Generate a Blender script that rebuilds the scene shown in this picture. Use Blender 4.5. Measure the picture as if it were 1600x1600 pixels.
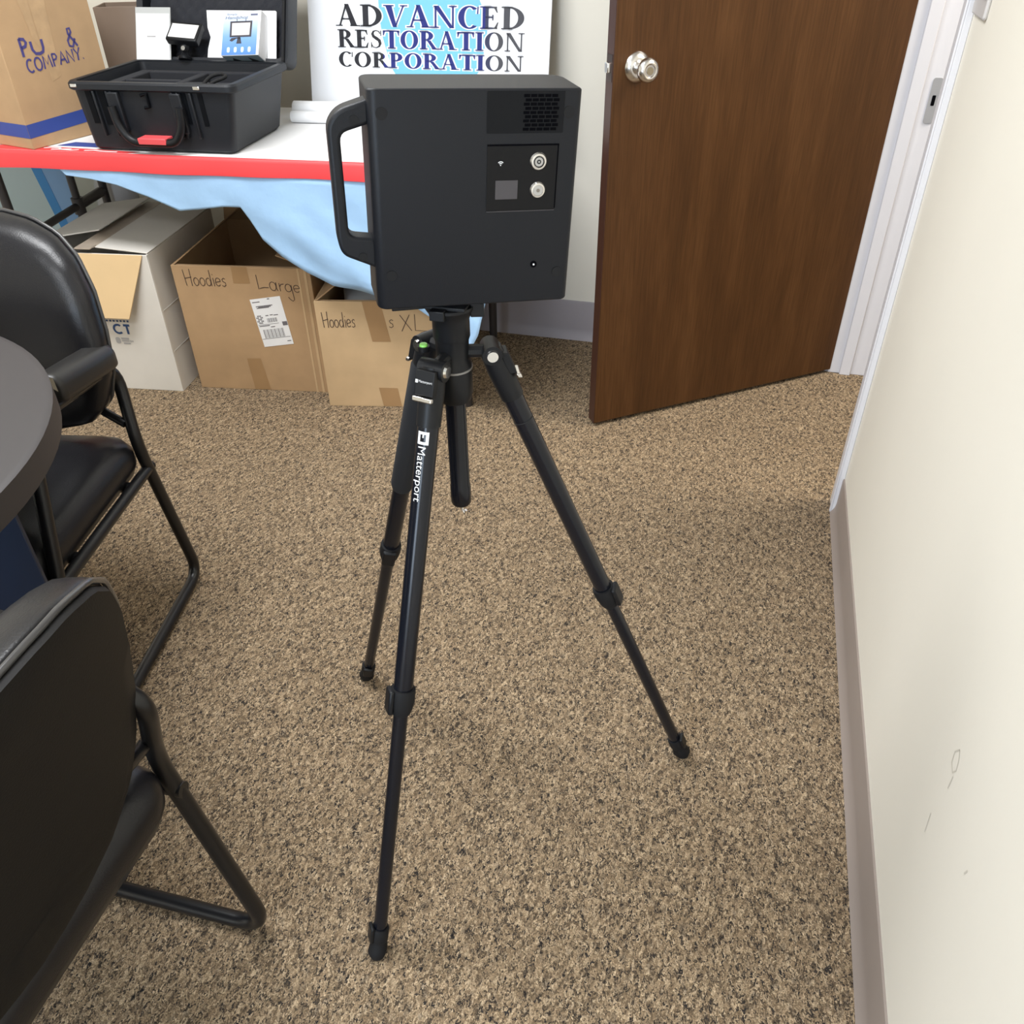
import bpy, bmesh, math, random
from mathutils import Vector, Matrix, Quaternion
random.seed(7)
S = bpy.context.scene
COL = S.collection
for o in list(bpy.data.objects):
    bpy.data.objects.remove(o)

# ------------------------------------------------------------------ camera
YAW, PITCH, ROLL, CAMH, FPX = math.radians(-15.75), math.radians(36.82), math.radians(0.774), 1.3118, 1305.8
_f = Vector((math.sin(YAW)*math.cos(PITCH), math.cos(YAW)*math.cos(PITCH), -math.sin(PITCH)))
_r = Vector((math.cos(YAW), -math.sin(YAW), 0))
_d = _f.cross(_r)
_r2 = math.cos(ROLL)*_r + math.sin(ROLL)*_d
_d2 = -math.sin(ROLL)*_r + math.cos(ROLL)*_d
cam = bpy.data.cameras.new('camera_view')
cam.sensor_width = 36; cam.sensor_fit = 'HORIZONTAL'; cam.lens = 36*FPX/1600; cam.clip_start = 0.02
camo = bpy.data.objects.new('camera_view', cam); COL.objects.link(camo)
_m = Matrix.Identity(4)
for i in range(3):
    _m[i][0] = _r2[i]; _m[i][1] = -_d2[i]; _m[i][2] = -_f[i]
_m[2][3] = CAMH
camo.matrix_world = _m
S.camera = camo

# ------------------------------------------------------------------ world, light, exposure
w = bpy.data.worlds.new('World'); S.world = w; w.use_nodes = True
w.node_tree.nodes['Background'].inputs[0].default_value = (.75, .85, 1, 1)
w.node_tree.nodes['Background'].inputs[1].default_value = 0.25
S.view_settings.view_transform = 'Standard'; S.view_settings.look = 'None'
S.view_settings.gamma = 1; S.view_settings.use_curve_mapping = False
S.view_settings.exposure = 0.0

def area(name, loc, target, sx, sy, power, color):
    l = bpy.data.lights.new(name, 'AREA'); l.shape = 'RECTANGLE'; l.size = sx; l.size_y = sy
    l.energy = power; l.color = color
    o = bpy.data.objects.new(name, l); COL.objects.link(o); o.location = loc
    o.rotation_euler = (Vector(target)-Vector(loc)).to_track_quat('-Z', 'Y').to_euler()
    return o
area('ceiling_panel_front', (-1.25, 1.15, 2.52), (-1.25, 1.15, 0), 1.2, 0.6, 58, (.97, .985, 1))
area('ceiling_panel_rear', (-1.05, -0.9, 2.52), (-1.05, -0.9, 0), 1.2, 0.6, 34, (.97, .985, 1))
area('daylight_window', (-0.72, -1.92, 1.15), (-0.80, 2.0, 0.85), 0.85, 1.75, 50, (.66, .81, 1))
area('hall_panel', (1.25, 2.2, 2.35), (0.75, 2.2, 0), 0.6, 1.2, 46, (1, .93, .82))

# ------------------------------------------------------------------ materials
MATS = {}
def mat(name, col, rough=0.6, metal=0.0, spec=0.5, bump=0.0, bscale=200, var=0.0, vscale=8, coat=0.0, stretch=None):
    if name in MATS: return MATS[name]
    m = bpy.data.materials.new(name); m.use_nodes = True; MATS[name] = m
    nt = m.node_tree; b = nt.nodes['Principled BSDF']; L = nt.links
    b.inputs['Base Color'].default_value = (*col, 1); b.inputs['Roughness'].default_value = rough
    b.inputs['Metallic'].default_value = metal; b.inputs['Specular IOR Level'].default_value = spec
    b.inputs['Coat Weight'].default_value = coat
    if bump or var:
        tc = nt.nodes.new('ShaderNodeTexCoord'); src = tc.outputs['Object']
        if stretch:
            mp = nt.nodes.new('ShaderNodeMapping'); mp.inputs['Scale'].default_value = stretch
            L.new(src, mp.inputs['Vector']); src = mp.outputs['Vector']
    if var:
        n = nt.nodes.new('ShaderNodeTexNoise'); n.inputs['Scale'].default_value = vscale; n.inputs['Detail'].default_value = 5
        L.new(src, n.inputs['Vector'])
        r = nt.nodes.new('ShaderNodeValToRGB')
        r.color_ramp.elements[0].position = .3; r.color_ramp.elements[1].position = .7
        r.color_ramp.elements[0].color = (*[c*(1-var) for c in col], 1)
        r.color_ramp.elements[1].color = (*[min(1, c*(1+var)) for c in col], 1)
        L.new(n.outputs['Fac'], r.inputs['Fac']); L.new(r.outputs['Color'], b.inputs['Base Color'])
    if bump:
        n = nt.nodes.new('ShaderNodeTexNoise'); n.inputs['Scale'].default_value = bscale; n.inputs['Detail'].default_value = 4
        L.new(src, n.inputs['Vector'])
        bp = nt.nodes.new('ShaderNodeBump'); bp.inputs['Strength'].default_value = bump; bp.inputs['Distance'].default_value = .002
        L.new(n.outputs['Fac'], bp.inputs['Height']); L.new(bp.outputs['Normal'], b.inputs['Normal'])
    return m

def ramp(nt, pts, interp='LINEAR'):
    r = nt.nodes.new('ShaderNodeValToRGB'); cr = r.color_ramp; cr.interpolation = interp
    while len(cr.elements) < len(pts): cr.elements.new(.5)
    for e, (p, c) in zip(cr.elements, pts): e.position = p; e.color = (*c, 1)
    return r

def carpet_mat():
    m = bpy.data.materials.new('carpet_loop'); m.use_nodes = True; nt = m.node_tree; L = nt.links
    b = nt.nodes['Principled BSDF']; b.inputs['Roughness'].default_value = .95; b.inputs['Specular IOR Level'].default_value = .1
    tc = nt.nodes.new('ShaderNodeTexCoord')
    mp = nt.nodes.new('ShaderNodeMapping'); mp.inputs['Rotation'].default_value = (0, 0, .62); mp.inputs['Scale'].default_value = (1, .62, 1)
    L.new(tc.outputs['Object'], mp.inputs['Vector'])
    nz = nt.nodes.new('ShaderNodeTexNoise'); nz.inputs['Scale'].default_value = 190; nz.inputs['Detail'].default_value = 3
    L.new(mp.outputs['Vector'], nz.inputs['Vector'])
    mx = nt.nodes.new('ShaderNodeMixRGB'); mx.blend_type = 'LINEAR_LIGHT'; mx.inputs['Fac'].default_value = .009
    L.new(mp.outputs['Vector'], mx.inputs['Color1']); L.new(nz.outputs['Color'], mx.inputs['Color2'])
    v = nt.nodes.new('ShaderNodeTexVoronoi'); v.inputs['Scale'].default_value = 330; L.new(mx.outputs['Color'], v.inputs['Vector'])
    sp = nt.nodes.new('ShaderNodeSeparateColor'); L.new(v.outputs['Color'], sp.inputs['Color'])
    r = ramp(nt, [(0, (.030, .029, .031)), (.15, (.080, .063, .047)), (.34, (.218, .158, .101)), (.7, (.348, .260, .169)), (1, (.56, .44, .30))])
    L.new(sp.outputs['Red'], r.inputs['Fac'])
    # fine fibres
    n2 = nt.nodes.new('ShaderNodeTexNoise'); n2.inputs['Scale'].default_value = 420; n2.inputs['Detail'].default_value = 4; L.new(tc.outputs['Object'], n2.inputs['Vector'])
    r2 = ramp(nt, [(.3, (.58, .58, .58)), (.7, (1.29, 1.26, 1.22))]); L.new(n2.outputs['Fac'], r2.inputs['Fac'])
    m1 = nt.nodes.new('ShaderNodeMixRGB'); m1.blend_type = 'MULTIPLY'; m1.inputs['Fac'].default_value = 1
    L.new(r.outputs['Color'], m1.inputs['Color1']); L.new(r2.outputs['Color'], m1.inputs['Color2'])
    # diagonal weave rows and loose dark clusters
    n3 = nt.nodes.new('ShaderNodeTexNoise'); n3.inputs['Scale'].default_value = 85; n3.inputs['Detail'].default_value = 3; L.new(mp.outputs['Vector'], n3.inputs['Vector'])
    r3 = ramp(nt, [(.30, (.48, .50, .55)), (.46, (1.02, 1.01, 1.0)), (.8, (1.12, 1.10, 1.06))]); L.new(n3.outputs['Fac'], r3.inputs['Fac'])
    m2 = nt.nodes.new('ShaderNodeMixRGB'); m2.blend_type = 'MULTIPLY'; m2.inputs['Fac'].default_value = .85
    L.new(m1.outputs['Color'], m2.inputs['Color1']); L.new(r3.outputs['Color'], m2.inputs['Color2'])
    wv = nt.nodes.new('ShaderNodeTexWave'); wv.inputs['Scale'].default_value = 30; wv.inputs['Distortion'].default_value = 2.2; wv.inputs['Detail'].default_value = 2; wv.inputs['Detail Scale'].default_value = 3
    L.new(mp.outputs['Vector'], wv.inputs['Vector'])
    r4 = ramp(nt, [(0, (.84, .84, .84)), (.6, (1.06, 1.06, 1.06))]); L.new(wv.outputs['Fac'], r4.inputs['Fac'])
    m3 = nt.nodes.new('ShaderNodeMixRGB'); m3.blend_type = 'MULTIPLY'; m3.inputs['Fac'].default_value = .8
    L.new(m2.outputs['Color'], m3.inputs['Color1']); L.new(r4.outputs['Color'], m3.inputs['Color2'])
    L.new(m3.outputs['Color'], b.inputs['Base Color'])
    bp = nt.nodes.new('ShaderNodeBump'); bp.inputs['Strength'].default_value = .55; bp.inputs['Distance'].default_value = .004; bp.invert = True
    L.new(v.outputs['Distance'], bp.inputs['Height']); L.new(bp.outputs['Normal'], b.inputs['Normal'])
    return m

def wood_mat():
    m = bpy.data.materials.new('stained_wood_veneer'); m.use_nodes = True; nt = m.node_tree; L = nt.links
    b = nt.nodes['Principled BSDF']; b.inputs['Roughness'].default_value = .42; b.inputs['Specular IOR Level'].default_value = .22
    tc = nt.nodes.new('ShaderNodeTexCoord')
    mp = nt.nodes.new('ShaderNodeMapping'); mp.inputs['Scale'].default_value = (9, 9, 1.1); L.new(tc.outputs['Object'], mp.inputs['Vector'])
    n = nt.nodes.new('ShaderNodeTexNoise'); n.inputs['Scale'].default_value = 1.6; n.inputs['Detail'].default_value = 7; n.inputs['Distortion'].default_value = .5
    L.new(mp.outputs['Vector'], n.inputs['Vector'])
    r = ramp(nt, [(.25, (.060, .026, .009)), (.5, (.079, .034, .0115)), (.75, (.101, .045, .016))]); L.new(n.outputs['Fac'], r.inputs['Fac'])
    mp2 = nt.nodes.new('ShaderNodeMapping'); mp2.inputs['Scale'].default_value = (220, 220, 9); L.new(tc.outputs['Object'], mp2.inputs['Vector'])
    n2 = nt.nodes.new('ShaderNodeTexNoise'); n2.inputs['Scale'].default_value = 1; n2.inputs['Detail'].default_value = 3; L.new(mp2.outputs['Vector'], n2.inputs['Vector'])
    r2 = ramp(nt, [(.3, (.78, .76, .74)), (.7, (1.12, 1.12, 1.12))]); L.new(n2.outputs['Fac'], r2.inputs['Fac'])
    mx = nt.nodes.new('ShaderNodeMixRGB'); mx.blend_type = 'MULTIPLY'; mx.inputs['Fac'].default_value = 1
    L.new(r.outputs['Color'], mx.inputs['Color1']); L.new(r2.outputs['Color'], mx.inputs['Color2']); L.new(mx.outputs['Color'], b.inputs['Base Color'])
    return m

def ink_mat():   # sign lettering: black at the left, navy over the map, grey at the right (printed colours)
    m = bpy.data.materials.new('sign_ink'); m.use_nodes = True; nt = m.node_tree; L = nt.links
    b = nt.nodes['Principled BSDF']; b.inputs['Roughness'].default_value = .7
    tc = nt.nodes.new('ShaderNodeTexCoord'); sx = nt.nodes.new('ShaderNodeSeparateXYZ'); L.new(tc.outputs['Object'], sx.inputs[0])
    r = ramp(nt, [(0, (.012, .012, .018)), (.272, (.010, .017, .17)), (.588, (.03, .034, .08)), (.61, (.06, .06, .072))], 'CONSTANT')
    L.new(sx.outputs['X'], r.inputs['Fac']); L.new(r.outputs['Color'], b.inputs['Base Color'])
    return m

def box_print_mat():  # product box front: printed fade from pale to blue
    m = bpy.data.materials.new('blue_carton_print'); m.use_nodes = True; nt = m.node_tree; L = nt.links
    b = nt.nodes['Principled BSDF']; b.inputs['Roughness'].default_value = .4
    tc = nt.nodes.new('ShaderNodeTexCoord'); sx = nt.nodes.new('ShaderNodeSeparateXYZ'); L.new(tc.outputs['Object'], sx.inputs[0])
    mu = nt.nodes.new('ShaderNodeMath'); mu.operation = 'MULTIPLY'; mu.inputs[1].default_value = 8.5; L.new(sx.outputs['Z'], mu.inputs[0])
    r = ramp(nt, [(0, (.085, .23, .60)), (.45, (.20, .38, .72)), (.95, (.66, .73, .85))]); L.new(mu.outputs[0], r.inputs['Fac']); L.new(r.outputs['Color'], b.inputs['Base Color'])
    return m

M = dict(
    carpet=carpet_mat(), wood=wood_mat(), ink=ink_mat(), boxprint=box_print_mat(),
    wall=mat('cream_wall_paint', (.81, .77, .675), .75, bump=.10, bscale=90, var=.015, vscale=3),
    ceil=mat('ceiling_white', (.80, .80, .78), .9),
    trim=mat('white_trim_paint', (.74, .735, .77), .35),
    base=mat('taupe_vinyl', (.315, .263, .232), .5, var=.03),
    base2=mat('grey_vinyl_base', (.34, .31, .33), .5, var=.03),
    steel=mat('satin_steel', (.72, .70, .68), .22, metal=1),
    chrome=mat('chrome', (.8, .8, .8), .1, metal=1),
    hole=mat('dark_hole', (.002, .002, .003), .9, spec=.05),
    wooddark=mat('dark_wood_edge', (.052, .020, .013), .4),
    scbody=mat('scanner_plastic', (.0085, .0095, .0125), .44, spec=.25, bump=.12, bscale=900),
    scpanel=mat('scanner_panel', (.005, .005, .006), .35, spec=.2),
    screen=mat('grey_screen', (.055, .050, .056), .3),
    blackp=mat('black_plastic', (.0075, .008, .0095), .42, spec=.3),
    rubber=mat('black_rubber', (.010, .010, .011), .7, spec=.25),
    foamgrip=mat('foam_grip', (.011, .012, .015), .85, bump=.2, bscale=700),
    anod=mat('black_anodised_tube', (.007, .008, .012), .22, spec=.4),
    tubem=mat('black_powder_coat', (.008, .008, .009), .3),
    vinyl=mat('black_vinyl', (.0095, .0092, .011), .32, spec=.4, bump=.16, bscale=420),
    vinylback=mat('black_vinyl_shell', (.0085, .0080, .0078), .55, spec=.16, bump=.16, bscale=420),
    armp=mat('worn_arm_plastic', (.018, .017, .0165), .4),
    armworn=mat('worn_pale_end', (.55, .48, .36), .7),
    laminate=mat('grey_laminate', (.135, .138, .145), .55, var=.05, vscale=300),
    edgeband=mat('dark_edge_band', (.038, .033, .034), .5),
    navy=mat('dark_navy_laminate', (.012, .022, .05), .4),
    card=mat('cardboard', (.45, .29, .155), .85, var=.06, vscale=14, bump=.05),
    cardpale=mat('cardboard_pale', (.56, .39, .22), .85, var=.06, vscale=14),
    cardin=mat('cardboard_inner', (.36, .23, .125), .9, var=.06),
    kraft=mat('kraft_inner_face', (.74, .53, .29), .8, var=.03),
    cardwhite=mat('white_carton', (.74, .705, .65), .7, var=.04, vscale=7),
    tape=mat('brown_tape', (.37, .225, .11), .28, var=.05),
    tapew=mat('tan_tape', (.42, .35, .28), .35, var=.1, vscale=40),
    marker=mat('brown_black_marker', (.07, .042, .032), .7),
    bmarker=mat('blue_marker', (.065, .055, .20), .6),
    stripe=mat('blue_stripe_print', (.035, .07, .30), .6),
    navyprint=mat('navy_print', (.03, .075, .20), .6),
    greyprint=mat('grey_print', (.40, .39, .39), .6),
    paper=mat('white_paper', (.86, .86, .87), .6),
    paperblue=mat('white_sign_board', (.84, .85, .88), .5),
    mapc=mat('light_blue_map_print', (.17, .50, .74), .6),
    cloth=mat('white_banner_cloth', (.88, .87, .86), .6, bump=.15, bscale=12),
    red=mat('red_banner_print', (.78, .055, .06), .5),
    drape=mat('light_blue_drape', (.335, .525, .76), .75, bump=.9, bscale=26, var=.05, vscale=9),
    drapeteal=mat('pale_teal_board', (.45, .55, .56), .7),
    blueboard=mat('blue_board_stripe', (.06, .25, .55), .6),
    blueboard2=mat('mid_blue_board', (.22, .38, .62), .6),
    brownmetal=mat('dark_brown_metal', (.030, .025, .024), .45),
    case=mat('hard_case_plastic', (.012, .0135, .017), .45, spec=.32, bump=.22, bscale=600),
    casedark=mat('case_recess', (.004, .0045, .006), .5, spec=.1),
    redlabel=mat('red_grip_label', (.75, .09, .10), .5),
    foam=mat('charcoal_foam', (.018, .019, .024), .95, bump=.4, bscale=300),
    ledwhite=mat('led_diffuser', (.86, .84, .82), .4),
    plastic=mat('clear_sleeve', (.45, .46, .45), .25),
    black=mat('black_matte', (.012, .012, .013), .7),
    white=mat('white_ink', (.80, .80, .80), .6),
    green=mat('bubble_green', (.25, .65, .12), .25),
    plate=mat('switch_plate_ivory', (.60, .575, .56), .35),
    greyitem=mat('pale_grey_garment', (.50, .52, .54), .9, bump=.4, bscale=60),
    teal=mat('teal_box_bottom', (.27, .34, .36), .5),
)

# ------------------------------------------------------------------ mesh building
class MB:
    def __init__(self): self.bm = bmesh.new()
    def hexa(self, p):   # 8 points: bottom ring 0-3, top ring 4-7
        v = [self.bm.verts.new(q) for q in p]
        for f in ((3,2,1,0),(4,5,6,7),(0,1,5,4),(1,2,6,5),(2,3,7,6),(3,0,4,7)):
            self.bm.faces.new([v[i] for i in f])
        return self
    def box(self, x0, x1, y0, y1, z0, z1, mx=None):
        p = [Vector(q) for q in ((x0,y0,z0),(x1,y0,z0),(x1,y1,z0),(x0,y1,z0),(x0,y0,z1),(x1,y0,z1),(x1,y1,z1),(x0,y1,z1))]
        if mx: p = [mx @ q for q in p]
        return self.hexa(p)
    def ring(self, pts): return [self.bm.verts.new(p) for p in pts]
    def skin(self, rings, closed=True, caps=True):
        R = [self.ring(r) for r in rings]; n = len(R[0])
        for a, b in zip(R, R[1:]):
            for i in range(n if closed else n-1):
                j = (i+1) % n
                self.bm.faces.new((a[i], a[j], b[j], b[i]))
        if caps and closed:
            self.bm.faces.new(list(reversed(R[0]))); self.bm.faces.new(R[-1])
        return self
    def tube(self, pts, r, n=14, loop=False):
        pts = [Vector(p) for p in pts]; k = len(pts); rings = []
        rr = r if isinstance(r, (list, tuple)) else [r]*k
        T = []
        for i in range(k):
            if loop: t = pts[(i+1) % k]-pts[i-1]
            else: t = pts[min(i+1, k-1)]-pts[max(i-1, 0)]
            T.append(t.normalized())
        u = T[0].orthogonal().normalized()
        for i in range(k):
            if i: u = T[i-1].rotation_difference(T[i]) @ u
            u = (u-T[i]*u.dot(T[i])).normalized(); v = T[i].cross(u)
            rings.append([pts[i]+rr[i]*(math.cos(a)*u+math.sin(a)*v) for a in [2*math.pi*q/n for q in range(n)]])
        if loop:
            rings.append(rings[0]); self.skin(rings, caps=False); bmesh.ops.remove_doubles(self.bm, verts=self.bm.verts, dist=1e-6)
        else: self.skin(rings)
        return self
    def lathe(self, prof, mx=None, n=28, caps=True):    # prof: (r,z) along local z
        rings = []
        for r, z in prof:
            ring = [Vector((max(r, 1e-5)*math.cos(2*math.pi*i/n), max(r, 1e-5)*math.sin(2*math.pi*i/n), z)) for i in range(n)]
            rings.append([mx @ p for p in ring] if mx else ring)
        return self.skin(rings, caps=caps)
    def prism(self, poly, d0, d1, mx):       # poly in local xy, extruded along local z
        a = [mx @ Vector((x, y, d0)) for x, y in poly]; b = [mx @ Vector((x, y, d1)) for x, y in poly]
        return self.skin([a, b])
    def poly(self, poly, mx, d=0.0):
        self.bm.faces.new(self.ring([mx @ Vector((x, y, d)) for x, y in poly])); return self
    def band(self, A, B, mx, d=0.0):
        a = self.ring([mx @ Vector((x, y, d)) for x, y in A]); b = self.ring([mx @ Vector((x, y, d)) for x, y in B])
        for i in range(len(a)-1): self.bm.faces.new((a[i], a[i+1], b[i+1], b[i]))
        return self
    def stroke(self, pts, wid, mx, d=0.0):   # pen stroke drawn flat on a plane
        P = [Vector((x, y)) for x, y in pts]; A = []; B = []
        for i in range(len(P)):
            t = (P[min(i+1, len(P)-1)]-P[max(i-1, 0)])
            if t.length < 1e-9: t = Vector((1, 0))
            t.normalize(); n = Vector((-t.y, t.x))*wid/2
            A.append(tuple(P[i]+n)); B.append(tuple(P[i]-n))
        return self.band(A, B, mx, d)
    def build(self, name, m, parent=None, bevel=0.0, smooth=35, mods=(), seg=2, recalc=True):
        if recalc: bmesh.ops.recalc_face_normals(self.bm, faces=self.bm.faces)
        me = bpy.data.meshes.new(name); self.bm.to_mesh(me); self.bm.free()
        if isinstance(m, (list, tuple)):
            for q in m: me.materials.append(q)
        else: me.materials.append(m)
        if smooth:
            for p in me.polygons: p.use_smooth = True
            me.set_sharp_from_angle(angle=math.radians(smooth))
        o = bpy.data.objects.new(name, me); COL.objects.link(o)
        if parent: o.parent = parent
        if bevel:
            b = o.modifiers.new('bevel', 'BEVEL'); b.width = bevel; b.segments = seg; b.limit_method = 'ANGLE'; b.angle_limit = math.radians(35); b.harden_normals = False
        return o

def fillet(pts, rad, seg=6):
    P = [Vector(p) for p in pts]; out = [P[0]]
    for i in range(1, len(P)-1):
        a = P[i-1]-P[i]; b = P[i+1]-P[i]; r = rad[i-1] if isinstance(rad, (list, tuple)) else rad
        l = min(r, a.length*.48, b.length*.48)
        p0 = P[i]+a.normalized()*l; p1 = P[i]+b.normalized()*l
        for k in range(seg+1):
            t = k/seg; out.append((1-t)**2*p0+2*t*(1-t)*P[i]+t*t*p1)
    out.append(P[-1]); return out

def rrect(x0, x1, y0, y1, r, seg=5):
    rr = r if isinstance(r, (list, tuple)) else [r]*4
    out = []
    for (cx, cy, a0, q) in ((x1-rr[0], y1-rr[0], 0, rr[0]), (x0+rr[1], y1-rr[1], 90, rr[1]), (x0+rr[2], y0+rr[2], 180, rr[2]), (x1-rr[3], y0+rr[3], 270, rr[3])):
        for k in range(seg+1):
            a = math.radians(a0+90*k/seg); out.append((cx+q*math.cos(a), cy+q*math.sin(a)))
    return out

def thing(name, label, cat, mx=None, group=None):
    o = bpy.data.objects.new(name, None); o.empty_display_size = .1; COL.objects.link(o)
    if mx is not None: o.matrix_world = mx
    return tag(o, label, cat, group)
def tag(o, label, cat, group=None):
    o['label'] = label; o['category'] = cat
    if group: o['group'] = group
    return o
def struct(o): o['kind'] = 'structure'; return o
def fr(o, ex, ey, ez):     # matrix from origin and three axes
    m = Matrix.Identity(4)
    for i in range(3): m[i][0], m[i][1], m[i][2], m[i][3] = ex[i], ey[i], ez[i], o[i]
    return m
def zrot(x, y, z, ang): return Matrix.Translation((x, y, z)) @ Matrix.Rotation(ang, 4, 'Z')
FRONT = fr((0,0,0), (1,0,0), (0,0,1), (0,-1,0))   # draws xy onto the local xz front face, outward = -y

def textmesh(body, size):
    c = bpy.data.curves.new('txt', 'FONT'); c.body = body; c.size = size; c.resolution_u = 4
    o = bpy.data.objects.new('txt', c); COL.objects.link(o)
    dg = bpy.context.evaluated_depsgraph_get(); me = bpy.data.meshes.new_from_object(o.evaluated_get(dg))
    vs = [tuple(v.co) for v in me.vertices]; fs = [tuple(p.vertices) for p in me.polygons]
    bpy.data.objects.remove(o); bpy.data.curves.remove(c); bpy.data.meshes.remove(me)
    return vs, fs
def addtext(mb, body, x0, x1, y0, h, fn):
    vs, fs = textmesh(body, 1.0)
    ax = min(v[0] for v in vs); bx = max(v[0] for v in vs); cap = 0.70
    out = [mb.bm.verts.new(fn(x0+(v[0]-ax)/(bx-ax)*(x1-x0), y0+v[1]/cap*h)) for v in vs]
    for f in fs:
        try: mb.bm.faces.new([out[i] for i in f])
        except ValueError: pass

# ------------------------------------------------------------------ the room
XW, YB, XL, YR, ZC = 0.340, 2.760, -3.1, -2.0, 2.56
D0, D1, DH = 1.945, 2.705, 2.04            # door opening in the right wall
struct(MB().box(XL-.1, 2.2, YR-.1, 3.6, -.1, 0).build('floor', M['carpet']))
struct(MB().box(XL-.1, 2.2, YR-.1, 3.6, ZC, ZC+.1).build('ceiling', M['ceil']))
mb = MB(); mb.box(XW, XW+.115, YR-.1, D0-.018, 0, ZC); mb.box(XW, XW+.115, D0-.018, D1+.018, DH+.018, ZC); mb.box(XW, XW+.115, D1+.018, 3.6, 0, ZC)
struct(mb.build('wall_right', M['wall']))
struct(MB().box(XL-.1, XW, YB, YB+.1, 0, ZC).build('wall_back', M['wall']))
struct(MB().box(XL-.1, XL, YR-.1, YB, 0, ZC).build('wall_left', M['wall']))
struct(MB().box(XL, XW, YR-.1, YR, 0, ZC).build('wall_rear', M['wall']))
struct(MB().box(2.1, 2.2, YR-.1, 3.6, 0, ZC).build('wall_hall', M['wall']))
def cove(path_fn, n):
    prof = [(0, .106), (.0035, .106), (.0045, .102), (.0045, .03), (.0065, .016), (.012, .005), (.0155, .0), (0, 0)]
    return [[path_fn(s, d, z) for d, z in prof] for s in n]
mb = MB(); mb.skin(cove(lambda s, d, z: Vector((XW-d, s, z)), (YR, D0-.052)))
struct(mb.build('baseboard_right', M['base'], smooth=50))
mb = MB(); mb.skin(cove(lambda s, d, z: Vector((s, YB-d*1.35, z*1.33)), (XL, XW-.01)))
struct(mb.build('baseboard_back', M['base2'], smooth=50))
# near casing, far jamb with stop and strike, head
mb = MB(); mb.box(XW-.013, XW, D0-.052, D0+.003, 0, DH+.05); mb.box(XW-.017, XW-.012, D0-.052, D0-.042, 0, DH+.05)
struct(mb.build('trim_1', M['trim'], bevel=.002))
jb = struct(MB().box(XW, XW+.125, D1, D1+.018, 0, DH).build('trim_2', M['trim'], bevel=.0015))
mb = MB(); mb.box(XW-.013, XW, D1+.004, YB-.012, 0, DH+.05); mb.build('casing', M['trim'], jb, bevel=.002)
mb = MB(); mb.box(XW+.036, XW+.070, D1-.011, D1, 0, DH); mb.build('stop', M['trim'], jb, bevel=.002)
MX = fr((XW+.103, D1-.001, .832), (1,0,0), (0,0,1), (0,-1,0))
st = MB().prism(rrect(-.012, .012, -.057, .057, .006), 0, .0018, MX).build('strike_plate', mat('dull_strike_metal', (.40, .40, .41), .4, metal=.2), jb, bevel=.0005)
MB().prism(rrect(-.004, .005, -.012, .014, .002), .0005, .0024, MX).build('latch_hole', M['hole'], st)
mb = MB(); mb.box(XW, XW+.125, D0-.018, D1+.018, DH, DH+.018); mb.box(XW, XW+.125, D0-.018, D0, 0, DH); mb.box(XW-.013, XW, D0-.052, YB-.012, DH, DH+.05)
struct(mb.build('trim_3', M['trim'], bevel=.0015))
# door leaf, hinged on the far jamb and swung into the room
hx, hy = 0.336, 2.697
ang = math.atan2(2.166-2.706, -.345-.351)
dm = zrot(hx+.015, hy+.009, 0, ang)         # local +x runs from hinge to free edge, local +y faces the camera
DW = .886
dl = MB().box(.006, DW, -.036, 0, .012, 2.03).build('door_1', M['wood'], bevel=.0015)
dl.matrix_world = dm; struct(dl)
e = MB().box(DW, DW+.0012, -.0345, -.0015, .014, 2.028).build('edge_banding', M['wooddark'], dl)
KX, KZ = DW-.062, .968
kr = Matrix.Translation((KX, 0, KZ)) @ Matrix.Rotation(-math.pi/2, 4, 'X')
rose = MB().lathe([(.0, .0), (.0325, .0), (.0335, .002), (.0315, .006), (.022, .0125), (.0165, .014), (.0, .014)], kr, 40).build('rosette', M['steel'], dl, smooth=40)
kn = MB().lathe([(.0, .010), (.0125, .010), (.0115, .024), (.0150, .031), (.0225, .038), (.0265, .047), (.0265, .054), (.0225, .061), (.0165, .0635), (.0135, .0625), (.0125, .0605), (0, .0605)], kr, 40).build('knob', M['steel'], dl, smooth=40)
MB().lathe([(0, .0606), (.0085, .0606), (.0085, .0622), (0, .0622)], kr, 24).build('key_cylinder', mat('brass_dull', (.45, .40, .30), .35, metal=1), kn)
lt = MB().box(DW+.001, DW+.0022, -.031, -.005, KZ-.029, KZ+.029).build('latch_plate', mat('latch_plate_bronze', (.10, .07, .06), .35, metal=.8), dl)
MB().box(DW+.001, DW+.011, -.026, -.010, KZ-.010, KZ+.012).build('latch_bolt', M['chrome'], lt, bevel=.002)
# switch plate on the near part of the right wall
sp = MB().prism(rrect(-.058, .058, 0, .115, .006), 0, .007, fr((XW, 1.826, 1.122), (0,-1,0), (0,0,1), (-1,0,0))).build('switch_plate', M['plate'], bevel=.003)
tag(sp, 'pale wall switch plate high on the cream wall beside the door casing', 'switch plate')
mb = MB()
for i in (-1, 1): mb.box(-.017+i*.029, .017+i*.029, .007, .0105, .030, .085, fr((XW, 1.826, 1.122), (0,-1,0), (-1,0,0), (0,0,1)))
mb.build('rocker', M['plate'], sp, bevel=.001)

WF = fr((XW, 0, 0), (0,-1,0), (0,0,1), (-1,0,0))
scm = mat('wall_scuff', (.62, .58, .50), .8)
wr = bpy.data.objects['wall_right']
for pts in ([(-.741, .485), (-.750, .470), (-.746, .455), (-.733, .452), (-.727, .463), (-.732, .476), (-.741, .485)], [(-.727, .452), (-.726, .43)], [(-.736, .364), (-.729, .333)], [(-.606, .447), (-.609, .436)]):
    MB().stroke(pts, .0022, WF, .0004).build('scuff_mark', scm, wr, smooth=0)

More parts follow.
